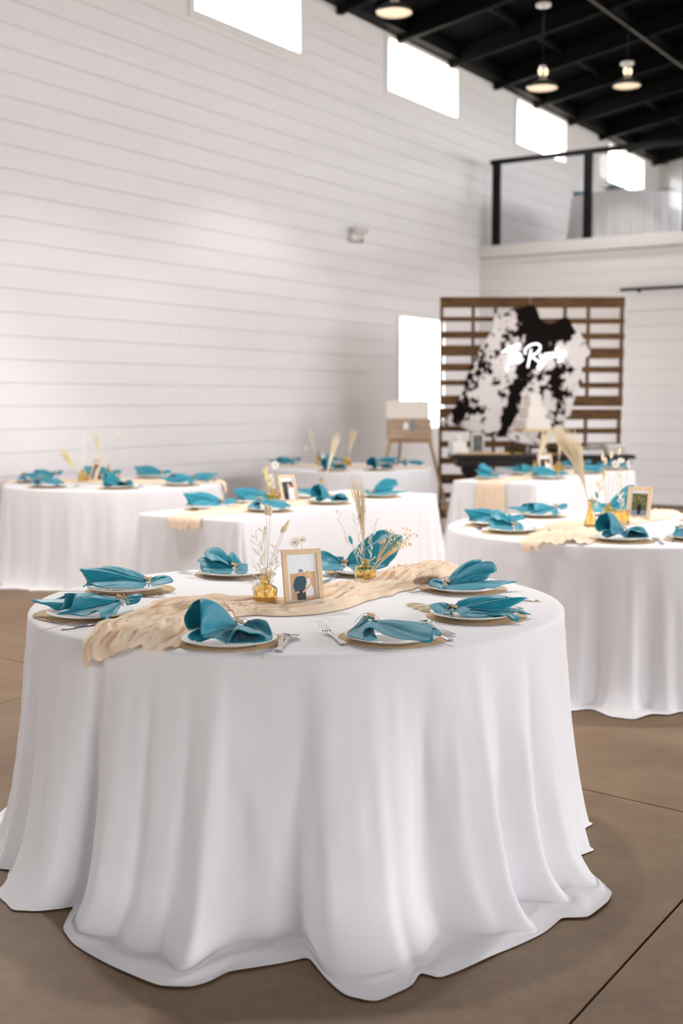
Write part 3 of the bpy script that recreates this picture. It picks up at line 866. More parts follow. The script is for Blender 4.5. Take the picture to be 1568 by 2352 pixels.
NAPS = [
 (C1, (840, 425, -6), [(395, 612, 4), (300, 610, 6), (250, 545, 7), (300, 478, 5), (250, 470, 1), (208, 340, -1), (290, 190, -2), (360, 138, 1), (388, 150, 5), (398, 340, 8), (410, 550, 9), (560, 568, 10), (690, 642, 9), (715, 560, 9), (800, 472, 8), (950, 512, 8), (1075, 525, 8), (1128, 585, 8), (1000, 632, 8), (880, 612, 7), (760, 600, 7)], None, [(1010, 385, -3), (1140, 378, 0), (1205, 578, 4), (1110, 654, 7), (900, 645, 8), (690, 646, 8)]),
 (C2, (615, 140, -7), [(545, 118, -8), (480, 190, -2), (392, 295, 3), (480, 350, 6), (585, 416, 9), (628, 408, 9), (682, 318, 6), (600, 322, 4), (548, 270, 6), (572, 225, 6), (640, 216, 5), (760, 280, 6), (960, 332, 8), (1190, 352, 9), (1212, 260, 7), (1195, 195, 4), (1120, 175, 1), (1000, 190, -1), (1210, 212, 1), (1282, 245, 2), (1290, 322, 4), (1200, 335, 3)], [(600, 150, -8), (545, 112, -9), (640, 122, -9), (660, 150, -8)]),
 (C3, (480, 655, 0), [(560, 545, -4), (800, 490, -6), (1085, 487, -7), (1075, 530, -5), (800, 600, -3), (950, 600, -2), (1325, 503, -3), (1050, 660, 0), (1200, 655, -1), (1370, 735, 0), (1200, 720, 2), (1000, 670, 2), (850, 640, 3), (1190, 745, 6), (1215, 815, 8), (1030, 735, 7), (860, 720, 6), (745, 750, 8), (700, 805, 9), (600, 770, 8), (590, 690, 7), (680, 650, 6), (640, 615, 3)], [(470, 600, -2), (340, 565, -3), (240, 580, -1), (230, 610, 1), (290, 660, 3), (400, 692, 4), (475, 690, 3)]),
 (C3, (400, 392, 0), [(430, 310, -4), (600, 150, -7), (780, 72, -7), (805, 130, -5), (700, 240, -4), (520, 300, -3), (700, 195, -4), (910, 95, -4), (985, 195, -4), (905, 240, -2), (850, 305, -1), (600, 300, 0), (1000, 318, -2), (1215, 320, -1), (1040, 375, 2), (975, 440, 6), (700, 447, 7), (430, 437, 5)], [(370, 345, -2), (275, 298, -2), (212, 335, 0), (260, 400, 3), (340, 428, 4), (400, 428, 3)]),
 (C5, (440, 1300, 0), [(470, 1240, -3), (640, 1060, -4), (860, 900, -5), (1020, 800, -5), (1060, 812, -4), (1130, 850, -4), (1282, 900, -1), (1200, 1150, 1), (1100, 1270, 2), (1040, 1330, 3), (860, 1375, 5), (600, 1392, 5)], [(430, 1190, -3), (300, 1185, -4), (180, 1145, -5), (85, 1100, -5), (60, 1250, -1), (100, 1370, 3), (300, 1395, 5), (420, 1390, 4)]),
 (C6, (965, 395, 1), [(1050, 320, -4), (1000, 240, -5), (930, 172, -5), (880, 198, -3), (830, 250, -1), (870, 300, 0), (780, 250, -3), (710, 110, -4), (600, 122, -2), (540, 180, 0), (560, 245, 2), (640, 300, 3), (520, 240, -1), (438, 295, 0), (480, 312, 2), (485, 400, 4), (530, 452, 5), (700, 470, 6), (900, 472, 5)], [(1000, 380, -2), (1040, 335, -3), (1127, 335, -3), (1137, 400, 0), (1140, 432, 2), (1080, 470, 3), (975, 462, 3)]),
 (C7, (1275, 215, 0), [(1250, 178, -4), (1100, 113, -5), (920, 77, -4), (850, 90, -2), (690, 100, 0), (705, 135, 1), (745, 212, 2), (708, 255, 2), (765, 222, 4), (810, 248, 6), (900, 264, 6), (1100, 266, 6), (1230, 262, 4)], [(1300, 185, -2), (1430, 160, -2), (1476, 185, 0), (1470, 215, 2), (1300, 246, 3)]),
 (C7, (1050, 375, 0), [(1000, 350, -4), (850, 333, -6), (640, 315, -6), (560, 311, -4), (545, 330, -5), (450, 370, -5), (440, 392, -3), (276, 364, -2), (300, 386, 0), (400, 412, 1), (500, 455, 2), (560, 350, 0), (575, 312, 0), (640, 318, 2), (630, 360, 4), (600, 440, 6), (488, 502, 7), (600, 490, 7), (720, 502, 7), (820, 455, 7), (860, 490, 9), (895, 548, 10), (935, 520, 9), (1000, 490, 6)], [(1070, 362, -2), (1130, 335, -2), (1216, 321, 0), (1210, 346, 1), (1180, 390, 2), (1090, 412, 2)]),
]
GRP = {'A': 'nearest round table', 'B': 'left round table', 'C': 'middle long table', 'D': 'right-hand round table', 'E': 'long table by the cake table', 'F': 'far round table', 'L': 'loft table'}
NAPDESC = ['tall-winged', 'low-rolled', 'splayed', 'upright fan', 'high-winged', 'shell-folded', 'smooth fan', 'draped']
protos = []
for i, (pos, cx_, cy_) in enumerate(SEATA):
    c = on_plane(cx_, cy_ + 5, ZT + .0012); p = on_plane(PLA[i][0], PLA[i][1], ZT + .0225)
    o = link('charger', me_charger, None); o.location = (c.x, c.y, ZT + .0012)
    tag(o, 'round kraft-paper placemat, %s seat of the nearest round table' % pos, 'placemat', 'placemats of the nearest round table')
    o = link('dinner_plate', me_plate, None); o.location = (p.x, p.y, ZT + .0036)
    tag(o, 'white dinner plate, %s seat of the nearest round table' % pos, 'plate', 'plates of the nearest round table')
    base = Vector((p.x, p.y, ZT + .0036))
    (org, sc), kn, rim, tail = NAPS[i][:4]
    e = napkin_proto(base, org, sc, kn, rim, tail, rim2=NAPS[i][4] if len(NAPS[i]) > 4 else None)
    tag(e, '%s teal napkin tied with twine, %s seat of the nearest round table' % (NAPDESC[i], pos), 'napkin', 'napkins of the nearest round table')
    protos.append(e)

# cutlery on the nearest table: (kind, pixel, pixel of the far end) lying on the cloth
def cutlery(kind, a, b, label, lift=0.0, grp='cutlery of the nearest round table'):
    me = {'fork': me_fork, 'spoon': me_spoon, 'knife': me_knife}[kind]
    pa, pb = WZ(a[0], a[1], ZT + .004 + lift), WZ(b[0], b[1], ZT + .004 + lift)
    d = pb - pa
    o = link(kind, me); o.location = ((pa.x + pb.x) / 2, (pa.y + pb.y) / 2, ZT + .001 + lift)
    o.rotation_euler = (0, 0, math.atan2(d.y, d.x))
    solidify(o, .0014)
    s = max(.75, min(1.12, d.length / .2)); o.scale = (s, 1.05, 1)
    tag(o, label, kind, grp)
cutlery('fork', (805, 1490), (728, 1438), 'steel fork left of the front-right plate on the nearest table')
cutlery('spoon', (632, 1500), (678, 1458), 'steel spoon between the two front plates on the nearest table')
cutlery('knife', (640, 1496), (652, 1454), 'steel knife beside the spoon between the two front plates')
cutlery('fork', (398, 1476), (445, 1428), 'steel fork under the left wing of the tall front-left napkin')
cutlery('spoon', (1050, 1464), (965, 1426), 'steel spoon right of the front-right plate on the nearest table')
cutlery('knife', (1035, 1470), (962, 1436), 'steel knife right of the front-right plate on the nearest table')
cutlery('fork', (1198, 1400), (1140, 1384), 'steel fork right of the splayed napkin on the nearest table')
cutlery('knife', (1220, 1378), (1160, 1372), 'steel knife near the right rim of the nearest table')
cutlery('spoon', (405, 1311), (492, 1326), 'steel spoon left of the back-left plate on the nearest table')
cutlery('spoon', (862, 1322), (905, 1303), 'steel spoon right of the plate behind the round amber vase')
cutlery('knife', (146, 1444), (250, 1428), 'steel knife in front of the left-hand front plate')
cutlery('knife', (180, 1364), (280, 1358), 'steel knife between the two left-hand plates of the nearest table')
cutlery('fork', (735, 1340), (790, 1318), 'steel fork left of the plate behind the photo frame')

# ------------------------------------------------------------------ other settings
def seat_circle(c, R, px, front, z=ZT):
    best = None
    for k in range(720):
        a = 2 * PI * k / 720
        p = Vector((c[0] + R * math.cos(a), c[1] + R * math.sin(a), z))
        isf = (p - Vector((c[0], c[1], z))).dot(FH) < 0
        if isf != front: continue
        e_ = abs(pxof(p) - px)
        if best is None or e_ < best[0]: best = (e_, p)
    return best[1]
def seat_line(x, px, y0, y1, z=ZT):
    return min((Vector((x, y0 + (y1 - y0) * k / 400, z)) for k in range(401)), key=lambda p: abs(pxof(p) - px))
def setting(p, var, rot, tab, pos, sc=1.0, full=True):
    sz = (1.0 if var in (0, 4) else 1.25) if tab in 'BCEFL' else 1.05
    if full:
        o = link('charger', me_charger); o.location = (p.x, p.y, p.z + .0012)
        tag(o, 'round kraft-paper placemat, %s seat of the %s' % (pos, GRP[tab]), 'placemat', 'placemats of the ' + GRP[tab])
        o = link('dinner_plate', me_plate); o.location = (p.x, p.y, p.z + .0036)
        tag(o, 'white dinner plate, %s seat of the %s' % (pos, GRP[tab]), 'plate', 'plates of the ' + GRP[tab])
    e = copy_tree(protos[var]); e.location = (p.x, p.y, p.z + .0036); e.rotation_euler = (0, 0, YAW + rad(rot)); e.scale = (sc, sc, sc * sz)
    tag(e, 'teal satin napkin, %s seat of the %s' % (pos, GRP[tab]), 'napkin', 'napkins of the ' + GRP[tab])
for px, fr, var, rot, pos in ((8, False, 1, 20, 'leftmost'), (108, True, 1, 5, 'front-left'), (272, True, 0, 0, 'front-right'), (415, True, 7, 8, 'right-hand front'), (462, False, 2, -10, 'right-hand rear'), (350, False, 6, 0, 'rear right'), (235, False, 6, 0, 'rear middle'), (100, False, 7, 0, 'rear left')):
    setting(seat_circle(TB, .68, px, fr), var, rot, 'B', pos)
for x, px, var, rot, pos in ((-4.86, 480, 6, 0, 'rear left'), (-4.86, 590, 6, 15, 'rear middle'), (-4.86, 700, 1, 0, 'rear right'), (-4.47, 617, 1, 0, 'front left'), (-4.47, 755, 0, 10, 'front middle'), (-4.47, 872, 3, 0, 'front right')):
    setting(seat_line(x, px, 5.6, 7.75), var, rot, 'C', pos)
for px, fr, var, rot, pos in ((1112, False, 6, -8, 'leftmost'), (1175, True, 5, 0, 'left-hand front'), (1238, False, 7, 0, 'rear left'), (1425, True, 0, -6, 'front'), (1425, False, 4, 0, 'rear'), (1600, True, 1, 0, 'right-hand front'), (1625, False, 2, 0, 'right-hand rear')):
    setting(seat_circle(TD, .67, px, fr), var, rot, 'D', pos)
for x, px, var, rot, pos in ((-4.68, 1128, 5, 0, 'rear left'), (-4.68, 1205, 7, 0, 'rear middle'), (-4.68, 1320, 7, 5, 'rear right'), (-4.29, 1258, 6, 0, 'front left'), (-4.29, 1350, 2, 0, 'front middle'), (-4.29, 1418, 7, 0, 'front right')):
    setting(seat_line(x, px, 9.35, 11.55), var, rot, 'E', pos)
for px, fr, var, rot, pos in ((655, False, 7, 0, 'leftmost'), (765, True, 0, 0, 'front left'), (870, True, 0, 15, 'front right'), (950, True, 1, 0, 'right-hand front'), (880, False, 2, 0, 'rear right'), (760, False, 6, 0, 'rear left')):
    setting(seat_circle(TF, .66, px, fr), var, rot, 'F', pos)
for px, fr, var, rot, pos in ((1330, True, 6, 0, 'left'), (1410, True, 7, 0, 'middle'), (1525, True, 2, 0, 'right')):
    setting(seat_circle(TL_, .66, px, fr, 3.68 + ZT), var, rot, 'L', pos)
cutlery('fork', (1303, 1258), (1333, 1218), 'steel fork left of the front napkin on the right-hand round table', grp='cutlery of the right-hand round table')
cutlery('spoon', (1524, 1252), (1500, 1236), 'steel spoon right of the front napkin on the right-hand round table', grp='cutlery of the right-hand round table')
cutlery('knife', (1548, 1246), (1530, 1228), 'steel knife at the right edge of the right-hand round table', grp='cutlery of the right-hand round table')
cutlery('spoon', (160, 1122), (182, 1116), 'steel spoon between the front settings of the left round table', grp='cutlery of the left round table')
cutlery('spoon', (312, 1122), (328, 1116), 'steel spoon right of the front-right setting of the left round table', grp='cutlery of the left round table')
cutlery('spoon', (1060, 1212), (1100, 1216), 'steel spoon at the left rim of the right-hand round table', grp='cutlery of the right-hand round table')

# ------------------------------------------------------------------ gauze runners
def runner(path, halfw, label, seed, table=None, R=None, rect=None, amp=.035, nl=200, nw=56, fray=.03):
    pts = crom(path, nl)
    mb = MB()
    lens = [0]
    for i in range(1, nl): lens.append(lens[-1] + (pts[i] - pts[i - 1]).length)
    tot = lens[-1]
    def f(i, j):
        p = pts[i]; t = (pts[min(i + 1, nl - 1)] - pts[max(i - 1, 0)]).normalized(); n = Vector((-t.y, t.x, 0))
        v = -1 + 2 * j / nw; s = lens[i]
        hw = halfw(s / tot) * (1 + .22 * nz(s * 5, seed) + .10 * nz(s * 14, seed + 3))
        q = p + n * (v * hw + .025 * nz(s * 7 + 3, v * 1.5, seed)) + t * (.02 * nz(v * 3, seed, s * 6) + (fray * nz(v * 6, seed + 9) if i in (0, nl - 1) else 0))
        # folds mostly along the runner, bunched across in the middle
        X, Y = s * 3.2, v * 3.4
        h = 1 - abs(nz(X * .9 + seed, Y * 1.5 + .8 * nz(X, Y, seed), seed)) * 2.3
        h2 = 1 - abs(nz(X * 2.2 + 7, Y * 2.6, seed + 4)) * 2.2
        h3 = 1 - abs(nz(X * 5 + 1.5 * nz(X, Y * 2, 2), Y * 2.4, seed + 8)) * 2
        big = .5 + .5 * nz(s * 3.5, v * .8, seed + 1)
        z = amp * (.25 + .9 * big) * max(0, .62 * h + .28 * h2 + .16 * h3 + .1) * (1 - abs(v) ** 5) + .003
        base = ZT + .0015
        if R is not None:
            d = Vector((q.x - table[0], q.y - table[1], 0)); r = d.length
            if r > R - .005:
                ex = r - (R - .005); d.normalize()
                arc = .045
                if ex < arc: an = ex / arc * PI / 2
                else: an = PI / 2
                out = (R - .005) + .028 * math.sin(an) + .012; dn = .028 * (1 - math.cos(an)) + max(0, ex - arc)
                lump = z * .55
                q = Vector((table[0], table[1], 0)) + d * (out + lump * math.sin(an)); base = ZT + .0015 - dn; z = lump * math.cos(an)
        if rect is not None:
            ye = rect[2] + .0
            if q.y < ye:
                ex = ye - q.y; arc = .04; an = min(1, ex / arc) * PI / 2
                q = Vector((q.x, ye - .026 * math.sin(an) - .028 * min(1, ex / .5) - .012 - z * .45 * math.sin(an), 0))
                base = ZT + .0015 - .026 * (1 - math.cos(an)) - max(0, ex - arc); z = z * .45 * math.cos(an)
        return (q.x, q.y, base + z)
    mb.grid(f, nl - 1, nw)
    o = mb.build('table_runner', m_gauze); tag(o, label, 'table runner', 'gauze runners')
    return o
def PZ(l): return [Vector((q.x, q.y, 0)) for q in (WZ(x, y, ZT) for x, y in l)]
pa = PZ([(275, 1487), (312, 1469), (370, 1440), (460, 1408), (570, 1400), (690, 1398), (790, 1372), (875, 1350), (950, 1325), (1020, 1312)])
runner(pa, lambda t: .155 if t < .25 else (.155 - .035 * ease((t - .25) / .2) if t < .45 else .12), 'crumpled peach gauze runner across the nearest round table', 2.3, TA, RA, amp=.058)
runner(PZ([(1270, 1249), (1294, 1230), (1330, 1208), (1400, 1200), (1470, 1190), (1530, 1178), (1568, 1172)]), lambda t: .16, 'crumpled peach gauze runner across the right-hand round table', 5.1, TD, RD, amp=.03, nl=120, nw=36)
runner([Vector((TB[0] - .9, TB[1] - .45, 0)), Vector((TB[0] - .3, TB[1] - .1, 0)), Vector((TB[0] + .2, TB[1] + .2, 0)), Vector((TB[0] + .75, TB[1] + .62, 0))], lambda t: .16, 'peach gauze runner across the left round table', 7.7, TB, RB, amp=.025, nl=90, nw=30)
runner([Vector((-4.66, 5.42, 0)), Vector((-4.68, 6.0, 0)), Vector((-4.66, 6.7, 0)), Vector((-4.67, 7.4, 0)), Vector((-4.66, 7.9, 0))], lambda t: .12, 'peach gauze runner along the middle long table', 9.2, rect=CR, amp=.028, nl=120, nw=30)
runner([Vector((-4.50, 8.86, 0)), Vector((-4.50, 9.6, 0)), Vector((-4.48, 10.4, 0)), Vector((-4.49, 11.5, 0))], lambda t: .125, 'peach gauze runner hanging over the end of the table by the cake', 11.4, rect=ER, amp=.025, nl=120, nw=30)
runner([Vector((TF[0] - .8, TF[1] - .3, 0)), Vector((TF[0], TF[1], 0)), Vector((TF[0] + .75, TF[1] + .3, 0))], lambda t: .15, 'peach gauze runner across the far round table', 13.4, TF, RF_, amp=.025, nl=80, nw=26)

# ------------------------------------------------------------------ vases
def vase_mesh(kind):
    mb = MB(); n = 48
    if kind == 'square':      # squat square decanter with raised swirl
        H = .066; prof = [(.0, .0), (.030, 0), (.034, .003), (.0345, .02), (.0365, .05), (.0375, .058), (.036, .063), (.022, .070), (.0135, .074), (.013, .085), (.018, .089), (.0185, .093), (.016, .095), (.0105, .094), (.0105, .075), (.02, .067), (.033, .058), (.032, .03), (.031, .008), (0, .006)]
        sq = 7
    elif kind == 'round':     # round body cut with diamonds
        prof = [(0, 0), (.034, 0), (.0375, .004), (.0385, .03), (.0385, .055), (.037, .061), (.026, .064), (.014, .067), (.0135, .078), (.018, .081), (.0185, .085), (.0165, .087), (.0105, .086), (.0105, .068), (.02, .062), (.034, .057), (.0345, .03), (.034, .008), (0, .006)]
        sq = 0
    elif kind == 'bud':       # teardrop bud vase
        prof = [(0, 0), (.026, 0), (.030, .006), (.031, .02), (.027, .05), (.018, .085), (.011, .11), (.010, .13), (.014, .142), (.0125, .143), (.008, .13), (.009, .11), (.015, .085), (.024, .05), (.028, .02), (0, .006)]
        sq = 0
    elif kind == 'ribbed':
        prof = [(0, 0), (.034, 0), (.037, .004), (.037, .055), (.034, .062), (.018, .068), (.0125, .072), (.0125, .085), (.016, .089), (.0135, .09), (.0095, .085), (.0095, .072), (.03, .06), (.033, .05), (.033, .008), (0, .006)]
        sq = 0
    else:                     # low tumbler
        prof = [(0, 0), (.030, 0), (.034, .004), (.037, .062), (.038, .068), (.0355, .068), (.033, .03), (.031, .012), (0, .01)]
        sq = 5
    vs = []; 
    pr = []
    for (a, b) in zip(prof[:-1], prof[1:]):
        k = max(1, int(math.hypot(b[0] - a[0], b[1] - a[1]) / .006))
        for i in range(k): pr.append((a[0] + (b[0] - a[0]) * i / k, a[1] + (b[1] - a[1]) * i / k))
    pr.append(prof[-1])
    half = max(range(len(pr)), key=lambda i: pr[i][1])
    for idx, (r, z) in enumerate(pr):
        for j in range(n):
            a = 2 * PI * j / n; k = 1
            if sq: k = (abs(math.cos(a)) ** sq + abs(math.sin(a)) ** sq) ** (-1. / sq)
            rr = r * k
            if idx < half and r > .028:
                if kind == 'round' and .006 < z < .056:
                    rr += .0022 * (abs(math.sin(8 * a + z * 190)) - .5) + .0022 * (abs(math.sin(8 * a - z * 190)) - .5)
                if kind == 'ribbed' or kind == 'bud': rr += .0016 * math.cos(14 * a)
                if kind == 'square' and .008 < z < .052:
                    u = ((a + PI / 4) % (PI / 2)) - PI / 4
                    rr += .0022 * math.cos(380 * math.hypot(u * .036, z - .03))
            vs.append((rr * math.cos(a), rr * math.sin(a), z))
    fs = []
    for i in range(len(pr) - 1):
        for j in range(n):
            fs.append((i * n + j, i * n + (j + 1) % n, (i + 1) * n + (j + 1) % n, (i + 1) * n + j))
    mb.add(vs, fs)
    return mb.mesh('vase', m_amber)
VM = {k: vase_mesh(k) for k in ('square', 'round', 'bud', 'ribbed', 'tumbler')}
VTOP = {'square': .093, 'round': .085, 'bud': .142, 'ribbed': .089, 'tumbler': .066}
def vase(kind, p, label, sc=1.0, rz=.3, z=None):
    zz = ZT + .008 if z is None else z
    o = link('bud_vase', VM[kind]); o.location = (p.x, p.y, zz); o.rotation_euler = (0, 0, YAW + rz); o.scale = (sc, sc, sc)
    tag(o, label, 'vase', 'amber glass vases'); return Vector((p.x, p.y, zz)), VTOP[kind] * sc

# ------------------------------------------------------------------ dried flowers (each stem a thing)
def fuzz(mb, a, b, r, n, ln, mi, rnd, tip=.9):
    ax = (b - a); L_ = ax.length; ax.normalize(); u = ax.orthogonal().normalized(); v = ax.cross(u)
    for i in range(n):
        t = rnd.random(); an = rnd.uniform(0, 2 * PI)
        rr = r * math.sin(PI * min(1, .12 + .88 * t)) ** .6
        d = u * math.cos(an) + v * math.sin(an)
        p = a + ax * L_ * t + d * rr * .8; q = p + (d * .6 + ax * .8).normalized() * ln
        wv = d.cross(ax) * .0006
        mb.add([p - wv, p + wv, q], [(0, 1, 2)], mi)
FLG = 'dried flowers of the %s'
def bunny(base, tip, ln, rr, label, grp, bend=.02, seed=1):
    rnd = random.Random(seed)
    base = Vector(base); tip = Vector(tip); d = (tip - base)
    e = empty('bunny_tail_stem', base); tag(e, label, 'dried flower', grp)
    mid = d * .55 + RGT * bend
    st = crom([Vector(), mid * .5 + Vector((0, 0, 0)), mid, d], 14)
    dirn = (st[-1] - st[-3]).normalized()
    MB().tube(st, .0007, 5).build('stem', m_stem, e)
    a = st[-1] - dirn * ln * .15; b = a + dirn * ln
    mb = MB()
    rings = [(a + (b - a) * t, rr * math.sin(PI * (.08 + .9 * t)) ** .55 * (1 - .25 * t)) for t in [i / 8 for i in range(9)]]
    mb.tube([p for p, r in rings], [max(r, .0008) for p, r in rings], 10)
    fuzz(mb, a, b, rr, 220, .005, 0, rnd)
    mb.build('seed_head', m_bunny, e)
def spray(base, tip, label, grp, mat, seed, n=12, blen=.05, bud=.0022, nbud=6):
    rnd = random.Random(seed); base = Vector(base); tip = Vector(tip)
    e = empty('dried_spray', base); tag(e, label, 'dried flower', grp)
    d = tip - base
    st = crom([Vector(), d * .35 + Vector((rnd.uniform(-1, 1), rnd.uniform(-1, 1), 0)) * .006, d * .7 + Vector((rnd.uniform(-1, 1), rnd.uniform(-1, 1), 0)) * .01, d], 16)
    sm = MB().tube(st, [.0009 - .0005 * i / 15 for i in range(16)], 5); bm_ = MB()
    for i in range(n):
        t = .32 + .68 * i / (n - 1); p = st[min(15, int(t * 15))]
        an = rnd.uniform(0, 2 * PI); out = Vector((math.cos(an), math.sin(an), 0)) * rnd.uniform(.5, .9) + d.normalized() * rnd.uniform(.6, 1.0)
        q = p + out.normalized() * blen * rnd.uniform(.5, 1) * (1.1 - .5 * t)
        m_ = (p + q) / 2 + Vector((0, 0, .004))
        sm.tube([p, m_, q], .0006, 4)
        for k in range(nbud):
            u = .35 + .65 * k / max(1, nbud - 1); c = p + (q - p) * u + Vector((rnd.uniform(-1, 1), rnd.uniform(-1, 1), rnd.uniform(0, 1))) * .0025
            bm_.ball(c, (bud * .7, bud * .7, bud * 1.9), 6)
    sm.build('stem', m_stem if mat is not m_statice else m_statice, e); bm_.build('blossoms', mat, e)['kind'] = 'stuff'
def cluster(base, tip, label, grp, seed, n=20, spread=.045):
    rnd = random.Random(seed); base = Vector(base); d = Vector(tip) - base
    e = empty('dried_bud_cluster', base); tag(e, label, 'dried flower', grp)
    sm = MB(); bm_ = MB(); ax = d.normalized(); u = ax.orthogonal().normalized(); v = ax.cross(u)
    sm.tube([Vector(), d * .3, d * .5], .0016, 5)
    for i in range(n):
        an = rnd.uniform(0, 6.28); rr = spread * math.sqrt(rnd.random()); t = rnd.uniform(.74, 1.06)
        q = d * t + (u * math.cos(an) + v * math.sin(an)) * rr
        s = d * rnd.uniform(.28, .45)
        sm.tube([s, s + (q - s) * .5 + d * .04, q], .0005, 4)
        bm_.ball(q, .0036 * rnd.uniform(.8, 1.25), 7)
        for k in range(2): bm_.ball(q + Vector((rnd.uniform(-1, 1), rnd.uniform(-1, 1), rnd.uniform(-1, 1))) * .008, .0026, 6)
    sm.build('stem', m_yarrow, e); bm_.build('buds', m_yarrow, e)['kind'] = 'stuff'
def plume(base, tip, label, grp, seed, n=42, spread=.035, start=.42, mat=None, droop=(0, 0), wid=.0010):
    rnd = random.Random(seed); base = Vector(base); d = Vector(tip) - base
    e = empty('grass_plume', base); tag(e, label, 'dried flower', grp)
    bend = RGT * droop[0] + FH * droop[1]
    def cur(t): return d * t + bend * (t ** 2 - t)
    MB().tube([cur(i / 8 * (start + .1)) for i in range(9)], .0013, 5).build('stem', m_stem, e)
    mb = MB(); ax = d.normalized(); u = RGT; v = ax.cross(u).normalized()
    for i in range(n):
        an = rnd.uniform(0, 6.28); rr = spread * math.sqrt(rnd.random()); o = u * math.cos(an) * rr + v * math.sin(an) * rr * .5
        t0 = start - rnd.uniform(0, .14); t1 = rnd.uniform(.82, 1.05)
        P = [cur(t0 + (t1 - t0) * k / 7) + o * (k / 7) ** 1.3 for k in range(8)]
        for k in range(8): P[k] = P[k] + Vector((rnd.uniform(-1, 1), rnd.uniform(-1, 1), 0)) * .0012
        mb.tube(P, [wid * (.5 + math.sin(PI * min(1, .15 + .8 * k / 7))) for k in range(8)], 4, cap=False)
        for k in range(2, 8):
            for q_ in range(2):
                b = P[k]; c = b + (u * rnd.uniform(-1, 1) + v * rnd.uniform(-1, 1) + ax * 1.2).normalized() * .011
                mb.add([b - u * .0005, b + u * .0005, c], [(0, 1, 2)])
    o = mb.build('plume', mat or m_grass, e); o['kind'] = 'stuff'
def straw(base, tip, r, face, label, grp, seed=1):
    rnd = random.Random(seed); base = Vector(base); d = Vector(tip) - base
    e = empty('strawflower', base); tag(e, label, 'dried flower', grp)
    MB().tube([Vector(), d * .5 + Vector((0, 0, .004)), d], .0011, 5).build('stem', m_stem, e)
    f = Vector(face).normalized(); u = f.orthogonal().normalized(); v = f.cross(u)
    mb = MB()
    for ring, (k, rr, lf) in enumerate(((18, 1.0, .15), (14, .85, .45), (10, .62, .8))):
        for i in range(k):
            an = 2 * PI * (i + .5 * ring) / k; dr = u * math.cos(an) + v * math.sin(an); sd = f.cross(dr)
            L_ = r * rr * rnd.uniform(.9, 1.1)
            tipd = (dr * (1 - lf * .5) + f * lf).normalized()
            a = d + dr * r * .16; m_ = a + (dr + f * lf * .5).normalized() * L_ * .5; t_ = a + tipd * L_
            mb.add([a - sd * r * .06, m_ - sd * r * .12, t_, m_ + sd * r * .12, a + sd * r * .06], [(0, 1, 2, 3, 4)])
    mb.build('petals', m_straw, e, smooth=False)
    MB().ball(d + f * r * .12, (r * .2,) * 3, 10).build('flower_center', m_center, e)
def leaf(base, tip, label, grp):
    base = Vector(base); d = Vector(tip) - base
    e = empty('dyed_leaf_stem', base); tag(e, label, 'dried flower', grp)
    MB().tube([Vector(), d * .6, d], .0007, 4).build('stem', m_stem, e)
    ax = RGT * -.35 + Vector((0, 0, 1)); ax.normalize(); sd = RGT * .9 + Vector((0, 0, .3)); sd.normalize()
    n = 8; P = []
    for i in range(n + 1):
        t = i / n; wv = .0065 * math.sin(PI * (.05 + .9 * t)) ** .7
        c = d + ax * .034 * (t - .5)
        P += [c - sd * wv, c + FH * -.002, c + sd * wv]
    mb = MB().add(P, [(i * 3 + k, i * 3 + k + 1, i * 3 + 4 + k, i * 3 + 3 + k) for i in range(n) for k in (0, 1)])
    mb.build('leaf', m_tealleaf, e)
gA, gB, gC, gD, gE, gF = ['dried stems on the ' + GRP[k] for k in 'ABCDEF']

# nearest table
p1 = on_plane(608, 1392, ZT + .008); v1, h1 = vase('square', p1, 'squat square amber glass vase left of the photo frame', 1.02, .22)
p2 = on_plane(838, 1338, ZT + .008); v2, h2 = vase('round', p2, 'round diamond-cut amber glass vase right of the photo frame', 1.0, .1)
p3 = WZ(700, 1352, ZT + .008); v3, h3 = vase('ribbed', p3, 'amber glass vase hidden behind the near photo frame', .85, .1)
def up(px, py, d): return WD(px, py, d)
D1, D2, D3 = depth(v1), depth(v2), depth(v3)
nk1 = v1 + Vector((0, 0, .02))
bunny(nk1 + RGT * .004, up(612, 1180, D1), .036, .0085, 'taller bunny tail on the left of the close pair', gA, .004, 1)
bunny(nk1 + RGT * -.003, up(620, 1182, D1 - .02), .034, .0085, 'bunny tail leaning right in the close pair', gA, .004, 2)
bunny(nk1 + FH * .004, up(609, 1224, D1 + .03), .026, .0065, 'small bunny tail lower on the upright stem', gA, 0, 3)
bunny(nk1 + FH * -.004, up(647, 1222, D1 + .01), .024, .0075, 'shorter bunny tail of the right-leaning pair', gA, -.012, 4)
bunny(nk1 + RGT * .006, up(654, 1218, D1 - .01), .042, .0075, 'long bunny tail leaning far to the right', gA, -.012, 5)
spray(nk1 + RGT * -.004, up(586, 1232, D1 + .02), 'white statice spray at the left of the square amber vase', gA, m_statice, 11, 16, .05)
spray(nk1 + RGT * -.002, up(603, 1222, D1 + .03), 'white statice spray standing in the middle of the square amber vase', gA, m_statice, 12, 16, .05)
spray(nk1 + RGT * .005, up(632, 1262, D1 + .02), 'short white statice spray at the right of the square amber vase', gA, m_statice, 13, 12, .04)
nk2 = v2 + Vector((0, 0, .02))
plume(nk2, up(817, 1102, D2), 'tall beige grass plume in the round amber vase', gA, 21, 64, .032, .42, m_grass, (-.03, 0), .0006)
spray(nk2 + RGT * -.004, up(773, 1178, D2 + .02), 'white statice spray leaning far left in the round amber vase', gA, m_statice, 22, 12, .045)
spray(nk2 + RGT * -.002, up(815, 1190, D2 + .02), 'white statice spray beside the tall grass plume', gA, m_statice, 23, 16, .045)
spray(nk2 + RGT * .003, up(860, 1204, D2 + .01), 'white statice spray leaning right in the round amber vase', gA, m_statice, 24, 12, .04)
cluster(nk2 + RGT * .005, up(905, 1232, D2 - .01), 'pale yellow bud cluster nearer the round amber vase', gA, 25, 20, .04)
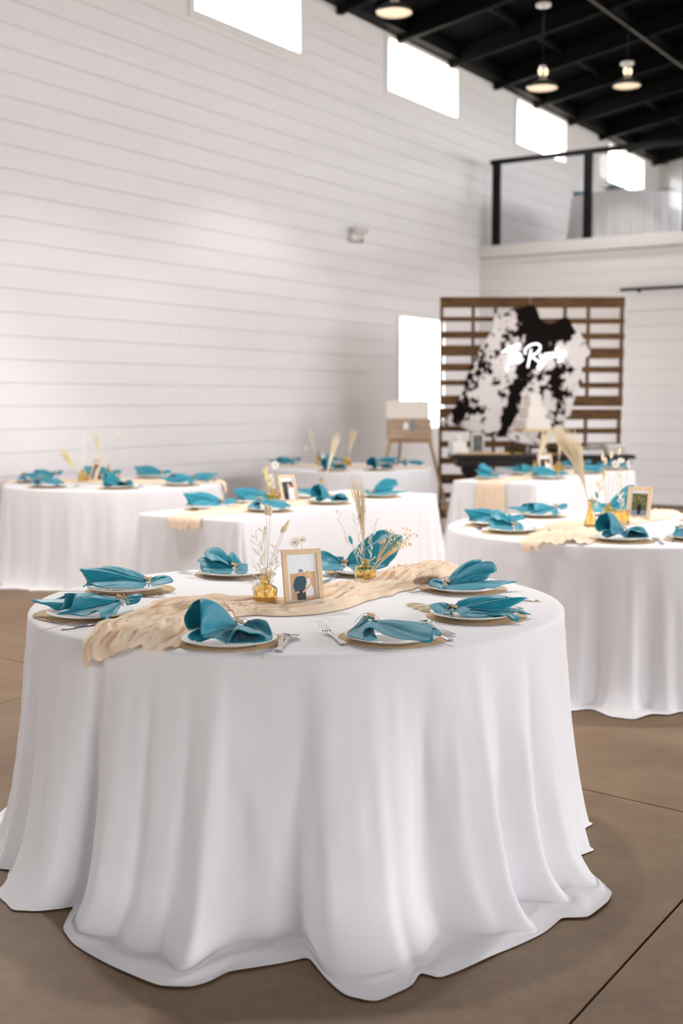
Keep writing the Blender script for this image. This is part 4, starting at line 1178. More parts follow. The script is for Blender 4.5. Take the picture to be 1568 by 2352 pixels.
cluster(nk2 + RGT * .006, up(940, 1224, D2 + .02), 'pale yellow bud cluster reaching farthest right', gA, 26, 18, .035)
leaf(nk2 + RGT * -.006, up(805, 1240, D2 - .02), 'single teal-dyed leaf left of the grass plume', gA)
nk3 = v3 + Vector((0, 0, .02))
straw(nk3 + RGT * -.004, up(677, 1246, D3), .021, -FWD + Vector((0, 0, .1)), 'white strawflower facing the camera behind the photo frame', gA, 3)
straw(nk3, up(692, 1240, D3 + .02), .019, -FWD + Vector((0, 0, .7)) + RGT * .5, 'white strawflower turned right behind the photo frame', gA, 4)

# loose stems lying on the nearest table
def lying(a, b, label, kind='pampas', seed=1, z=ZT + .006):
    pa_, pb_ = WZ(*a, z), WZ(*b, z)
    rnd = random.Random(seed); d = pb_ - pa_
    e = empty('dried_grass_stem', (pa_.x, pa_.y, z)); tag(e, label, 'dried flower', gA)
    MB().tube([Vector(), d * .5 + Vector((0, 0, .003)), d * .92], .0011, 5).build('stem', m_stem, e)
    mb = MB()
    if kind == 'pampas':
        fuzz(mb, d * .45, d, .012, 900, .022, 0, rnd)
        mb.tube([d * (.45 + .55 * i / 8) for i in range(9)], [.001 + .008 * math.sin(PI * i / 8) for i in range(9)], 8)
        mb.build('plume', m_grassp, e)
    elif kind == 'wheat':
        fuzz(mb, d * .5, d, .008, 160, .035, 0, rnd); mb.build('plume', pm('grey_wheat', srgb(206, 194, 178), .9), e)
    elif kind == 'bunny':
        mb.tube([d * (.7 + .3 * i / 8) for i in range(9)], [.001 + .0085 * math.sin(PI * (.1 + .85 * i / 8)) for i in range(9)], 10)
        fuzz(mb, d * .7, d, .008, 130, .008, 0, rnd); mb.build('seed_head', m_bunny, e)
    else: return
lying((75, 1357), (372, 1364), 'brown pampas stem lying beside the left-hand rear plate', 'pampas', 5, ZT + .012)
lying((470, 1318), (610, 1342), 'grey wheat ear lying in front of the back-left plate', 'wheat', 6)
lying((1085, 1398), (932, 1388), 'bunny tail lying left of the splayed napkin, hindmost', 'bunny', 7)
lying((1100, 1404), (945, 1394), 'bunny tail lying left of the splayed napkin, middle one', 'bunny', 8)
lying((1110, 1410), (962, 1400), 'bunny tail lying left of the splayed napkin, front one', 'bunny', 9)
lying((1240, 1380), (1120, 1396), 'thin dried stem poking out past the splayed napkin', 'stem', 10)
lying((92, 1449), (262, 1412), 'thin dried stem poking out below the left-hand front plate', 'stem', 11)
lying((604, 1512), (588, 1440), 'thin dried stem poking out below the front-left plate', 'stem', 12)
lying((1042, 1486), (960, 1462), 'thin dried stem poking out below the front-right plate', 'stem', 13)
lying((345, 1395), (440, 1388), 'dried grass stem lying on the runner behind the tall napkin', 'wheat', 14, ZT + .05)
lying((905, 1342), (1000, 1330), 'brown pampas stem lying on the runner at the back', 'pampas', 16, ZT + .035)

# ------------------------------------------------------------------ framed photos
def flatpoly(mb, pts, lay, mi):
    mb.add([(x, -lay * .00012, z) for x, z in pts], [tuple(range(len(pts)))], mi)
PRC = [srgb(236, 240, 246), srgb(206, 170, 122), srgb(22, 66, 84), srgb(14, 18, 28), srgb(226, 172, 140), srgb(232, 234, 240), srgb(226, 196, 140), srgb(130, 140, 156), srgb(90, 96, 60), srgb(40, 34, 30), srgb(150, 130, 90)]
PRM = [pm('print_ink_%s' % n_, c, .35) for n_, c in zip('abcdefghijk', PRC)]
def print_couple():
    mb = MB(); W, H_ = .031, .057
    R_ = lambda x0, x1, z0, z1: [(x0, z0), (x1, z0), (x1, z1), (x0, z1)]
    flatpoly(mb, R_(-W, W, -.052, .052), 0, 0)
    flatpoly(mb, [(-W, -.052), (W, -.052), (W, .013), (0, .011), (-W, .009)], 1, 1)
    for i in range(26):
        x = random.uniform(-W, W * .9); z = random.uniform(-.05, .008); flatpoly(mb, R_(x, x + .006, z, z + .0012), 2, 10)
    flatpoly(mb, [(-.017, -.052), (.004, -.052), (.003, -.026), (-.018, -.026)], 3, 3)
    flatpoly(mb, [(-.019, -.03), (.003, -.03), (.006, -.012), (.009, -.022), (.012, -.018), (.007, .0), (.001, .003), (-.012, .003), (-.019, -.001), (-.0255, -.018), (-.021, -.034), (-.015, -.03)], 4, 2)
    flatpoly(mb, [(-.017, -.037), (-.011, -.035), (-.012, -.031), (-.018, -.032)], 5, 4)
    flatpoly(mb, [(-.0085, .004), (-.001, .004), (.0, .014), (-.0095, .014)], 5, 4)
    flatpoly(mb, [(-.0105, .0125), (.002, .0125), (.0, .0185), (-.005, .0195), (-.0095, .018)], 6, 7)
    flatpoly(mb, [(.004, -.006), (.022, -.012), (.023, .0), (.02, .012), (.014, .0155), (.008, .014), (.0045, .006)], 3, 6)
    flatpoly(mb, [(.0075, .003), (.0125, .003), (.0145, .008), (.012, .0135), (.007, .0125), (.006, .008)], 5, 4)
    flatpoly(mb, [(.006, -.004), (.019, -.004), (.021, .001), (.014, .004), (.007, .003)], 5, 4)
    flatpoly(mb, [(.006, -.045), (.0225, -.043), (.024, -.03), (.02, -.018), (.019, -.003), (.008, -.004), (.008, -.018), (.004, -.03)], 6, 5)
    flatpoly(mb, [(.017, -.004), (.022, -.002), (.022, -.016), (.006, -.031), (-.002, -.037), (-.004, -.033), (.004, -.027), (.017, -.015)], 7, 4)
    flatpoly(mb, [(.009, -.052), (.018, -.052), (.019, -.044), (.009, -.045)], 5, 4)
    return mb.mesh('photo_print', PRM, False)
def print_dark():
    mb = MB(); W = .031
    R_ = lambda x0, x1, z0, z1: [(x0, z0), (x1, z0), (x1, z1), (x0, z1)]
    flatpoly(mb, R_(-W, W, -.052, .052), 0, 5)
    flatpoly(mb, R_(-W, W, -.052, .035), 1, 9)
    flatpoly(mb, [(-.004, -.052), (W, -.052), (W, .0), (.012, .012), (.0, -.004)], 2, 5)
    flatpoly(mb, [(.0, .005), (.012, .005), (.013, .02), (.006, .027), (-.001, .02)], 3, 4)
    return mb.mesh('photo_print', PRM, False)
def print_green():
    mb = MB(); W = .031
    R_ = lambda x0, x1, z0, z1: [(x0, z0), (x1, z0), (x1, z1), (x0, z1)]
    flatpoly(mb, R_(-W, W, -.052, .052), 0, 5); flatpoly(mb, R_(-W, W, -.03, .04), 1, 8)
    flatpoly(mb, R_(-W, W, -.052, -.028), 1, 7)
    flatpoly(mb, [(-.006, -.046), (.006, -.046), (.008, -.014), (.0, .0), (-.008, -.014)], 2, 3)
    for i in range(14):
        x = random.uniform(-W, W * .8); z = random.uniform(-.02, .035); flatpoly(mb, R_(x, x + .008, z, z + .006), 2, 10)
    return mb.mesh('photo_print', PRM, False)
PRT = {'couple': print_couple(), 'dark': print_dark(), 'green': print_green()}
FW, FHt, BAR, TH_ = .136, .187, .0165, .014
me_rail_h = MB().box((0, 0, 0), (FW, TH_, BAR), bev=.0012).mesh('frame_rail', m_oak, False)
me_rail_v = MB().box((0, 0, 0), (BAR, TH_, FHt - 2 * BAR), bev=.0012).mesh('frame_stile', m_oak, False)
me_mat = MB().box((0, .003, 0), (FW - 2 * BAR + .004, .002, FHt - 2 * BAR + .004)).mesh('mat_board', m_mat, False)
me_stand = MB().box((0, 0, 0), (.045, .004, .13)).mesh('stand', m_tagdark, False)
def photo_frame(p, yaw, kind, label, z=ZT + .012, lean=13):
    e = empty('photo_frame', (p.x, p.y, z)); e.rotation_euler = (rad(-lean), 0, YAW + rad(yaw)); tag(e, label, 'photo frame', 'framed photos on the tables')
    for dz in (BAR / 2, FHt - BAR / 2):
        o = link('frame_rail', me_rail_h, e); o.location = (0, 0, dz)
    for s_ in (-1, 1):
        o = link('frame_stile', me_rail_v, e); o.location = (s_ * (FW - BAR) / 2, 0, FHt / 2)
    mt = link('mat_board', me_mat, e); mt.location = (0, 0, FHt / 2)
    o = link('photo_print', PRT[kind], mt); o.location = (.001, .0015, 0); o.scale = (1.42, 1, 1.42)
    o = link('stand', me_stand, e); o.location = (0, .039, .066); o.rotation_euler = (rad(24), 0, 0)
photo_frame(on_plane(700, 1391, ZT + .012), 21, 'couple', 'oak photo frame showing a couple, on the nearest round table')

# right-hand round table
def vp(px, py): return WZ(px, py, ZT + .008)
a, h = vase('bud', vp(1355, 1214), 'teardrop amber bud vase holding the big pampas, right-hand round table', 1.05); da = depth(a); na = a + Vector((0, 0, .03))
plume(na, up(1290, 985, da), 'big arching pampas plume leaning left over the right-hand round table', gD, 31, 110, .075, .45, m_plume, (-.12, 0), .0011)
spray(na + RGT * .003, up(1385, 1090, da), 'pale yellow spray beside the big pampas plume', gD, m_yellow, 32, 12, .05, .004)
leaf(na, up(1370, 1137, da), 'single teal-dyed leaf on the right-hand round table', gD)
b_, h = vase('ribbed', vp(1398, 1192), 'ribbed amber glass vase in the middle of the right-hand round table', 1.0); db = depth(b_); nb = b_ + Vector((0, 0, .02))
for i, (x, y_, t_) in enumerate(((1384, 1056, 'leftmost, pointing up'), (1390, 1064, 'second, tilted right'), (1403, 1050, 'tallest upright one'), (1421, 1042, 'thin one at the right'), (1389, 1092, 'lowest drooping one'))):
    bunny(nb + RGT * (.002 * (i - 2)), up(x, y_, db + .01 * i), .04, .0105, 'bunny tail in the ribbed amber vase, %s' % t_, gD, -.01, 40 + i)
c_, h = vase('tumbler', vp(1427, 1202), 'low square amber glass vase beside the frame of the right-hand table', 1.05); dc = depth(c_); nc = c_ + Vector((0, 0, .02))
spray(nc, up(1425, 1090, dc), 'tall white statice spray in the low square amber vase', gD, m_statice, 45, 22, .05, .0035)
straw(nc + RGT * -.004, up(1413, 1066, dc), .024, -FWD + Vector((0, 0, .4)), 'white strawflower at the left of the right-hand bouquet', gD, 5)
straw(nc + RGT * .002, up(1426, 1058, dc + .02), .02, -FWD + Vector((0, 0, .8)), 'white strawflower at the top of the right-hand bouquet', gD, 6)
straw(nc + RGT * .004, up(1442, 1066, dc), .022, -FWD + RGT, 'white strawflower turned right in the right-hand bouquet', gD, 7)
photo_frame(vp(1464, 1194), -28, 'green', 'oak photo frame with a green picture, on the right-hand round table', lean=16)

# middle long table (y along x = -4.66)
def onC(px): return seat_line(-4.66, px, 5.6, 7.8)
a = onC(628); a, h = vase('round', a, 'round amber glass vase left of the frame on the middle long table', 1.15, z=ZT + .015); da = depth(a); na = a + Vector((0, 0, .03))
straw(na + RGT * -.003, up(632, 1068, da), .028, -FWD, 'white strawflower over the middle long table', gC, 8)
spray(na, up(612, 1080, da), 'cream spray in the round vase of the middle long table', gC, m_yellow, 50, 16, .06, .005)
spray(na + RGT * .004, up(622, 1095, da), 'white statice in the round vase of the middle long table', gC, m_statice, 51, 14, .05, .004)
photo_frame(onC(668), 40, 'dark', 'oak photo frame with a dark picture, on the middle long table', lean=18)
a = onC(737); a, h = vase('bud', a, 'amber bud vase right of the frame on the middle long table', .95, z=ZT + .015); da = depth(a); na = a + Vector((0, 0, .03))
plume(na, up(772, 1000, da), 'pale grass plume leaning right over the middle long table', gC, 52, 40, .035, .4, m_plume, (-.02, 0), .0014)

# left round table
def onr(c, px, dy=0.): 
    return min((Vector((c[0], c[1], ZT)) + RGT * (k * .01) + FH * dy for k in range(-80, 81)), key=lambda p: abs(pxof(p) - px))
a, h = vase('ribbed', onr(TB, 152 + 38), 'amber glass vase left of the frame on the left round table', 1.1, z=ZT + .012); da = depth(a); na = a + Vector((0, 0, .03))
spray(na, up(192, 1004, da), 'thin white statice stem rising over the left round table', gB, m_statice, 60, 8, .04, .004)
plume(na, up(142, 1035, da), 'pale yellow plume leaning left over the left round table', gB, 61, 40, .05, .35, m_yellow, (.02, 0), .0018)
photo_frame(onr(TB, 214, .05), -55, 'dark', 'oak photo frame turned sideways, on the left round table', lean=16)
a, h = vase('bud', onr(TB, 248, .16), 'amber bud vase right of the frame on the left round table', .9, z=ZT + .012); da = depth(a); na = a + Vector((0, 0, .03))
plume(na, up(218, 995, da), 'beige grass plume leaning left from the bud vase of the left round table', gB, 62, 36, .03, .4, m_plume, (.03, 0), .0015)
for i, (x, y_) in enumerate(((241, 990), (265, 1012), (274, 1002))):
    bunny(na, up(x, y_, da), .035, .010, 'bunny tail over the left round table, %s' % ('left one', 'middle one', 'right one')[i], gB, 0, 63 + i)
a, h = vase('tumbler', onr(TB, 267, .12), 'small low amber vase at the right of the left round table centrepiece', .8, z=ZT + .012)

# table by the cake
def onE(px): return seat_line(-4.49, px, 9.35, 11.5)
a, h = vase('bud', onE(1226), 'amber bud vase on the table by the cake', 1.0, z=ZT + .012); da = depth(a); na = a + Vector((0, 0, .03))
plume(na, up(1255, 988, da), 'white grass plume in front of the cake stand, leaning right', gE, 70, 40, .05, .35, m_plume, (-.02, 0), .002)
photo_frame(onE(1253), 10, 'dark', 'oak photo frame on the table by the cake', lean=14)
a, h = vase('square', onE(1282), 'square amber vase behind the frame on the table by the cake', 1.1, z=ZT + .012); da = depth(a); na = a + Vector((0, 0, .03))
plume(na, up(1288, 980, da), 'upright pale plume right of the cake stand', gE, 71, 36, .04, .35, m_plume, (0, 0), .002)
# far round table
a, h = vase('bud', onr(TF, 732), 'amber bud vase at the left of the far round table', 1.0, z=ZT + .012); da = depth(a); na = a + Vector((0, 0, .03))
plume(na, up(712, 990, da), 'thin beige plume leaning left over the far round table', gF, 75, 26, .03, .4, m_plume, (.02, 0), .0016)
bunny(na, up(705, 1032, da), .05, .014, 'single bunny tail over the far round table', gF, 0, 77)
a, h = vase('round', onr(TF, 797), 'round amber vase at the right of the far round table', 1.2, z=ZT + .012); da = depth(a); na = a + Vector((0, 0, .03))
plume(na, up(815, 985, da), 'pale plume in the round vase of the far round table', gF, 76, 36, .05, .35, m_plume, (0, 0), .002)
straw(na, up(742, 1048, da), .03, -FWD, 'white strawflower on the far round table', gF, 9)

# ------------------------------------------------------------------ pallet wall
PD = 13.95
K = PD / FPX
def pal(px, z): return loc(px, PD, z)
ptop = CAMH + (919 - 687) * K
cpx = .2934 * K            # metres per crop pixel
ROW1 = [(90, 165), (240, 274), (352, 402), (460, 537), (600, 654), (727, 767), (847, 917)]
ROW1R = [(90, 166), (252, 290), (366, 410), (481, 556), (622, 666), (746, 786), (850, 926)]
ROW2 = [(945, 1020), (1082, 1122), (1200, 1246), (1330, 1376), (1462, 1532), (1604, 1646), (1740, 1800)]
ROW2R = [(955, 1030), (1100, 1140), (1214, 1258), (1340, 1384), (1470, 1540), (1610, 1652), (1740, 1800)]
def zc(c): return ptop - (c - 90) * cpx
for name_, x0, x1, rows, z0 in (('upper left', 92, 786, ROW1, 917), ('upper right', 790, 1514, ROW1R, 926), ('lower left', 88, 780, ROW2, 1890), ('lower right', 786, 1506, ROW2R, 1890)):
    xc = 980 + (x0 + x1) / 2 * .2934
    o_ = loc(xc, PD, 0); e = empty('pallet', (o_.x, o_.y, 0), YAW)
    tag(e, 'brown wooden pallet, %s one of the backdrop wall' % name_, 'pallet', 'pallets of the backdrop wall')
    Wd = (x1 - x0) * cpx
    zlo = max(.005, zc(z0))
    ztp = zc(rows[0][0])
    for fx in (.018, .37, .62, .982):
        MB().box((-Wd / 2 + Wd * fx, .045, (zlo + ztp) / 2), (.032, .07, ztp - zlo), bev=.003).build('stringer', m_walnut, e, smooth=False)
    for (c0, c1) in rows:
        hgt = (c1 - c0) * cpx * 1.1
        MB().box((random.uniform(-.004, .004), 0 + random.uniform(-.001, .001), zc((c0 + c1) / 2)), (Wd + .004 + random.uniform(-.002, .002), .018, hgt), rz=random.uniform(-.001, .001), bev=.003).build('deck_board', m_walnut, e, smooth=False)
# cowhide
HID = [(525, 215), (590, 215), (640, 190), (690, 168), (745, 165), (800, 150), (850, 178), (880, 255), (930, 288), (990, 288), (1030, 255), (1090, 245), (1140, 330), (1190, 370), (1225, 430), (1260, 480), (1265, 530), (1222, 570), (1210, 640), (1215, 720), (1190, 780), (1150, 880), (1120, 1000), (1090, 1060), (1050, 1110), (1000, 1150), (950, 1205), (880, 1232), (800, 1225), (720, 1210), (650, 1185), (600, 1168), (540, 1170), (470, 1160), (400, 1140), (330, 1120), (280, 1090), (230, 1075), (150, 1090), (92, 1062), (120, 1040), (180, 1000), (230, 920), (290, 800), (320, 680), (370, 580), (420, 470), (500, 350), (515, 280)]
hc = crom([Vector((x, y, 0)) for x, y in HID], 196, closed=True)
hcx, hcy = 740, 720
o_ = loc(980 + hcx * .2934, PD - .035, zc(hcy))
hm_ = MB()
vals = []
def mk(x, y):
    v = 0.
    v += .42 * math.exp(-(((x - 800) / 90) ** 2 + ((y - 230) / 110) ** 2))
    v += .40 * math.exp(-(((x - 1040) / 95) ** 2 + ((y - 330) / 80) ** 2))
    v += .38 * math.exp(-(((x - 900) / 120) ** 2 + ((y - 400) / 130) ** 2))
    v += .30 * math.exp(-(((x - 800) / 70) ** 2 + ((y - 560) / 130) ** 2))
    v += .30 * math.exp(-(((x - 770 + (y - 600) * .32) / 48) ** 2)) * (1 if 440 < y < 1170 else 0)
    v += .25 * math.exp(-(((x - 280) / 110) ** 2 + ((y - 960) / 110) ** 2))
    v += .12 * math.exp(-(((x - 450) / 90) ** 2 + ((y - 640) / 130) ** 2))
    v += .16 * math.exp(-(((x - 1040) / 90) ** 2 + ((y - 820) / 150) ** 2))
    v -= .10 * math.exp(-(((x - 480) / 140) ** 2 + ((y - 960) / 100) ** 2))
    v -= .08 * math.exp(-(((x - 1180) / 60) ** 2 + ((y - 600) / 160) ** 2))
    return v
NR = 26
def hf(i, j):
    t = 1 - i / NR * .995
    p = Vector((hcx, hcy, 0)).lerp(hc[j], t)
    vals.append(mk(p.x, p.y))
    edge = 1 - t
    return ((p.x - hcx) * cpx, -.004 - .01 * nz(p.x * .01, p.y * .01) - (.012 * max(0, t - .85) / .15 * (.5 + nz(j * .3))), (hcy - p.y) * cpx)
hm_.grid(hf, NR, 196, wrapv=True)
ho = hm_.build('cowhide', m_hide); ho.location = o_; ho.rotation_euler = (0, 0, YAW)
at = ho.data.attributes.new('marking', 'FLOAT', 'POINT'); at.data.foreach_set('value', vals[:len(ho.data.vertices)])
solidify(ho, .006)
tag(ho, 'black and white speckled cowhide hung on the pallet wall', 'cowhide')

# neon script sign: strokes in crop pixels of (1100,780)+p*.1658
def st(px, py): return (px * .1658 + 1100, py * .1658 + 780)
STROKES = [[(310, 178), (380, 140), (470, 100), (575, 62)], [(478, 105), (445, 200), (410, 320), (378, 425)],
           [(400, 345), (470, 250), (505, 190), (490, 180), (470, 260), (440, 345), (480, 280), (510, 262), (500, 310)],
           [(500, 312), (545, 280), (580, 230), (555, 200), (520, 240), (520, 305), (560, 312), (610, 265)],
           [(720, 130), (705, 220), (690, 300), (672, 388)],
           [(640, 205), (640, 140), (700, 82), (790, 58), (842, 85), (838, 140), (790, 190), (725, 232), (770, 265), (815, 300), (845, 315)],
           [(858, 195), (845, 235), (868, 262), (900, 235), (918, 190), (900, 260), (880, 340), (845, 408), (815, 395), (830, 350), (890, 285), (930, 245)],
           [(985, 195), (950, 195), (930, 230), (950, 255), (980, 230), (990, 195), (985, 245), (1005, 240)],
           [(1010, 190), (1012, 245), (1030, 205), (1055, 195), (1055, 240), (1075, 235)],
           [(1075, 112), (1068, 150)],
           [(1080, 225), (1110, 190), (1130, 165), (1120, 200), (1145, 230), (1135, 280), (1112, 308), (1098, 285), (1140, 245), (1200, 170)]]
ne = loc(1226, PD - .09, 2.0); ns = empty('neon_sign', ne, YAW); tag(ns, 'glowing white neon script sign over the cowhide', 'sign')
MN = ns.matrix_basis.copy()
kk = (PD - .09) / FPX
def neo(p):
    x, y_ = st(*p); w_ = WP(x, y_, PD - .09) - ne
    return Vector((w_.dot(RGT), 0, w_.z))
for s_ in STROKES:
    MB().tube(crom([neo(p) for p in s_], max(10, len(s_) * 6)), .0092, 8).build('neon_stroke', m_neon, ns)
for q_ in ((440, 130), (690, 240), (880, 300), (1120, 250)):
    a_ = neo(q_); MB().tube([a_, a_ + Vector((0, .06, 0))], .004, 8).build('standoff', m_steel, ns)

# ------------------------------------------------------------------ cake table and what stands on it
TD_ = 13.2; ZK = .87
o_ = loc(1236, TD_, 0); ck = empty('cake_table', o_, YAW); tag(ck, 'dark wooden pedestal table holding the cake', 'table')
hw = 206 * TD_ / FPX
MB().box((0, 0, ZK - .02), (2 * hw, .6, .04), bev=.008).build('tabletop', m_darkwood, ck, smooth=False)
MB().box((0, 0, ZK - .085), (2 * hw - .12, .48, .09), bev=.006).build('apron', m_darkwood, ck, smooth=False)
lgp = [(0, 0), (.16, 0), (.16, .06), (.09, .10), (.075, .2), (.11, .34), (.125, .42), (.09, .52), (.055, .58), (.06, .63), (.10, .68), (.10, .76), (0, .76)]
lgm = MB().lathe(lgp, 28).mesh('pedestal', m_darkwood)
for s_ in (-1, 1):
    o = link('pedestal', lgm, ck); o.location = (s_ * (hw - .22), 0, 0)
def onk(px, dd=0.0): return loc(px, TD_ + dd, ZK)
kx = TD_ / FPX
# cake and stand
p = onk(1221, .0)
cs = empty('cake_stand', p, YAW + .25); tag(cs, 'clear glass pedestal stand with a gold rim under the cake', 'cake stand')
MB().lathe([(0, 0), (.13, 0), (.13, .008), (.07, .02), (.028, .05), (.022, .10), (.03, .15), (.075, .20), (.165, .235), (.17, .245), (0, .245)], 40).build('pedestal', m_crystal, cs)
MB().box((0, 0, .253), (.36, .36, .016), bev=.004).build('gold_board', m_gold, cs, smooth=False)
ca = empty('wedding_cake', p + Vector((0, 0, .261)), YAW + .32); tag(ca, 'three-tier square white cake on a glass stand', 'cake')
z = 0
for wd, ht in ((.30, .125), (.215, .12), (.15, .135)):
    MB().box((0, 0, z + ht / 2), (wd, wd, ht), bev=.012).build('tier', m_cake, ca, smooth=False); z += ht
def simple(name, label, cat, at, rz=0.0, grp=None):
    e = empty(name, at, YAW + rz); tag(e, label, cat, grp); return e
# left side of the cake table
e = simple('candle_box', 'white box with a white candle at the left end of the cake table', 'candle', onk(1050, -.05), .3)
MB().box((0, 0, .07), (.17, .12, .14), bev=.006).build('box', m_ceramic, e, smooth=False)
MB().lathe([(0, .14), (.045, .14), (.045, .205), (.04, .21), (0, .205)], 24).build('candle', m_cake, e)
e = simple('photo_frame', 'white photo frame standing on the left of the cake table', 'photo frame', onk(1096, .12), .12)
for c, d in (((0, 0, .01), (.15, .02, .02)), ((0, 0, .21), (.15, .02, .02)), ((-.064, 0, .11), (.022, .02, .18)), ((.064, 0, .11), (.022, .02, .18))):
    MB().box(c, d, bev=.002).build('frame_bar', m_cream, e, smooth=False)
MB().box((0, .004, .11), (.115, .004, .18)).build('picture', pm('grey_green_print', srgb(120, 132, 130), .4, var=srgb(60, 66, 64), vscale=20), e, smooth=False)
e = simple('burlap_runner', 'tan burlap runner folded along the left of the cake table', 'cloth', onk(1110, -.12), 0)
MB().grid(lambda i, j: (-.27 + .54 * i / 40, -.12 + .24 * j / 10, .006 + .022 * max(0, .5 + nz(i * .22, j * .5, 4)) * math.sin(PI * j / 10)), 40, 10).build('cloth', m_burlap, e)
tl = MB().lathe([(0, 0), (.026, 0), (.03, .004), (.034, .06), (.036, .085), (.0335, .085), (.03, .02), (0, .012)], 24).mesh('glass', m_amber)
for i, (px, dd) in enumerate(((1164, .0), (1175, -.12), (1186, .05), (1197, -.08), (1262, .05), (1275, -.08))):
    o = link('votive_glass', tl); o.location = onk(px, dd)
    tag(o, 'amber votive glass %s the cake stand, %s' % (('left of' if i < 4 else 'right of'), ('farthest left', 'second from the left', 'third from the left', 'closest', 'near one', 'far one')[i]), 'glass', 'amber votives on the cake table')
# right side
e = simple('serving_tray', 'pale wood tray on the right of the cake table', 'tray', onk(1345, .06))
MB().box((0, 0, .012), (.36, .28, .02), bev=.004).build('tray_base', m_easel, e, smooth=False)
for c, d in (((0, -.14, .03), (.36, .015, .03)), ((0, .14, .03), (.36, .015, .03))): MB().box(c, d, bev=.003).build('tray_rim', m_easel, e, smooth=False)
pk = MB()
for k in range(6): pk.lathe([(0, k * .009), (.07, k * .009), (.085, k * .009 + .007), (.0855, k * .009 + .009), (.07, k * .009 + .004), (0, k * .009 + .003)], 30)
pkm = MB().lathe([(0, 0), (.06, 0), (.085, .008), (.0855, .0095), (.06, .004), (0, .003)], 30).mesh('dessert_plate', m_plate)
for s_, px, n in ((0, 1326, 5), (1, 1364, 8)):
    for k in range(n):
        o = link('dessert_plate', pkm); o.location = onk(px, .06) + Vector((0, 0, .024 + k * .0098))
        tag(o, 'white dessert plate, number %s up in the %s stack on the cake table tray' % (('one', 'two', 'three', 'four', 'five', 'six', 'seven', 'eight')[k], ('left', 'right')[s_]), 'plate', 'stacked dessert plates')
e = simple('paper_napkin_stack', 'white folded cloth in front of the plate stacks', 'cloth', onk(1343, -.19))
for k in range(3): MB().box((0, 0, .008 + k * .013), (.40 - .01 * k, .13, .012), bev=.004).build('fold', m_cloth, e, smooth=False)
e = simple('gift_box', 'pale grey box at the right end of the cake table', 'box', onk(1410, -.05), .08)
MB().box((0, 0, .045), (.2, .16, .09), bev=.004).build('box', m_grey, e, smooth=False)
MB().box((0, 0, .096), (.206, .166, .02), bev=.004).build('lid', m_ceramic, e, smooth=False)

# ------------------------------------------------------------------ easel with welcome board
ED = 13.6
o_ = loc(940, ED, 0); es = empty('easel', o_, YAW); tag(es, 'light wooden easel standing left of the pallet wall', 'easel')
ke = ED / FPX
def eo(px, z, y_=0.): return Vector(((px - 940) * ke, y_, z))
zl = CAMH + (919 - 1012) * ke
def bar(a, b, w_, name_):
    MB().tube([a, b], w_, 4).build(name_, m_easel, es, smooth=False)
bar(eo(985, zl + .02, 0), eo(1034, 0.012, -.10), .02, 'leg'); bar(eo(896, zl + .02, 0), eo(850, .012, -.10), .02, 'leg')
bar(eo(925, zl + .3, .05), eo(905, .012, .45), .018, 'leg')
bar(eo(890, zl, -.0), eo(992, zl, -.0), .022, 'ledge')
bar(eo(985, zl, 0), eo(968, zl + .36, .03), .018, 'upright'); bar(eo(896, zl, 0), eo(912, zl + .36, .03), .018, 'upright')
sb = empty('welcome_board', loc(939, ED - .04, zl + .02), YAW); tag(sb, 'welcome board half cream, half weathered wood, on the easel', 'sign')
sb.rotation_euler = (rad(-5), 0, YAW)
wB = 104 * ke; hB = 88 * ke; hw_ = 47 * ke
MB().box((-.01, .012, hB / 2), (wB - .03, .008, hB - .01)).build('backing', m_easel, sb, smooth=False)
nB = 4
for k in range(nB):
    MB().box((0, 0, hw_ * (k + .5) / nB), (wB, .016, hw_ / nB - .003), bev=.002).build('board', m_weather, sb, smooth=False)
MB().box((-.02, 0, hw_ + (hB - hw_) / 2), (wB - .03, .014, hB - hw_ - .003), bev=.002).build('cream_panel', m_cream, sb, smooth=False)
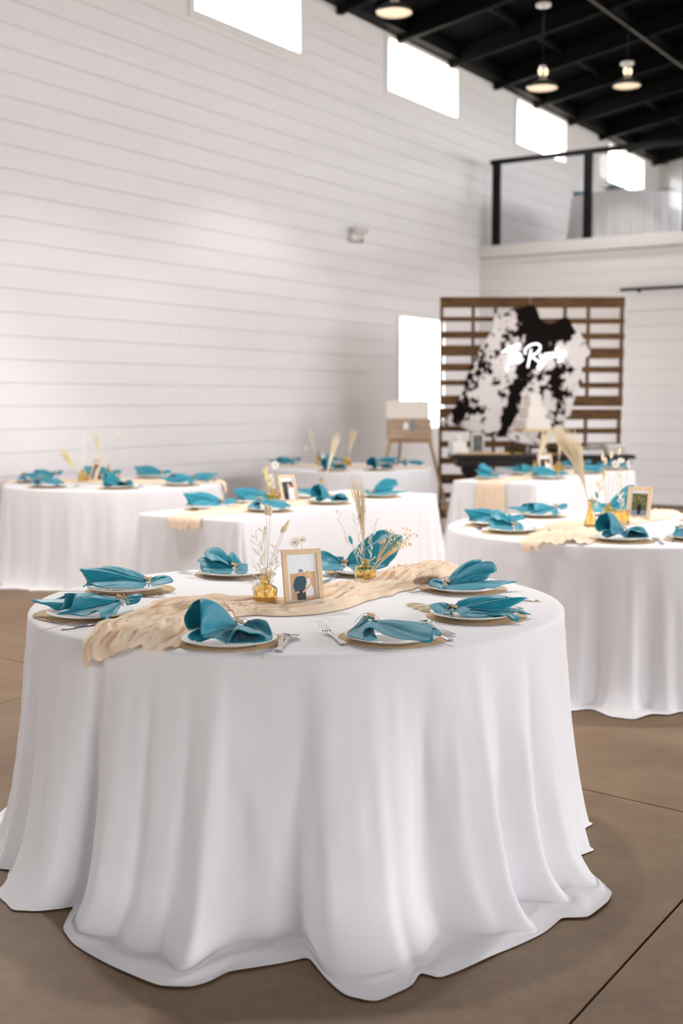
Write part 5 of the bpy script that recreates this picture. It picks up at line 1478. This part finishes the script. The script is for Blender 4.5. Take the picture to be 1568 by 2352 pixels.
tg_ = MB().prism([(-.035, 0), (.02, 0), (.02, .06), (-.008, .085), (-.035, .06)], 0, .004).build('paper_tag', m_mat, sb, smooth=False); tg_.rotation_euler = (rad(90), 0, 0); tg_.location = (-.03, -.012, hw_ - .12)
ft = MB().prism([(0, 0), (.018, .05), (.02, .11), (.008, .16), (-.008, .15), (-.012, .08)], 0, .004).build('feather', pm('blue_grey_feather', srgb(128, 150, 158), .8), sb, smooth=False); ft.rotation_euler = (rad(90), 0, 0); ft.location = (.045, -.012, hw_ - .16)

# plants outside the tall window
for i, (dy, hgt, tilt) in enumerate(((.25, 2.0, .1), (.6, 1.45, -.1), (1.1, 1.6, .05))):
    o_ = Vector((XL - 1.6 - .3 * i, 14.1 + dy, -.3)); e = empty('shrub', o_); tag(e, 'pale bare shrub outside the tall window, %s' % ('left one', 'middle one', 'right one')[i], 'shrub', 'shrubs outside the tall window')
    mb = MB(); rnd = random.Random(90 + i)
    for k in range(9):
        a = Vector((rnd.uniform(-.1, .1), rnd.uniform(-.1, .1), 0)); b = a + Vector((rnd.uniform(-.3, .3), rnd.uniform(-.35, .35) + tilt, hgt * rnd.uniform(.7, 1.05)))
        mb.tube([a, (a + b) / 2 + Vector((0, .05, 0)), b], [.012, .008, .003], 5)
    mb.build('stems', pm('grey_bark', srgb(120, 110, 100), .9), e)

# ------------------------------------------------------------------ light portals in the openings
def portal(c, sx, sy, rot):
    l = bpy.data.lights.new('daylight_portal', 'AREA'); l.shape = 'RECTANGLE'; l.size = sx; l.size_y = sy
    l.cycles.is_portal = True
    o = bpy.data.objects.new('daylight_portal', l); COL.objects.link(o); o.location = c; o.rotation_euler = rot
for a, b, z0, z1 in LWIN: portal((XL - .13, (a + b) / 2, (z0 + z1) / 2), z1 - z0, b - a, (0, rad(-90), 0))
for a, b, z0, z1 in RWIN: portal((XR + .13, (a + b) / 2, (z0 + z1) / 2), z1 - z0, b - a, (0, rad(90), 0))
for a, b, z0, z1 in FWIN: portal(((a + b) / 2, YF + .14, (z0 + z1) / 2), b - a, z1 - z0, (rad(-90), 0, 0))
for a, b, z0, z1 in NWIN: portal(((a + b) / 2, YN - .14, (z0 + z1) / 2), b - a, z1 - z0, (rad(90), 0, 0))
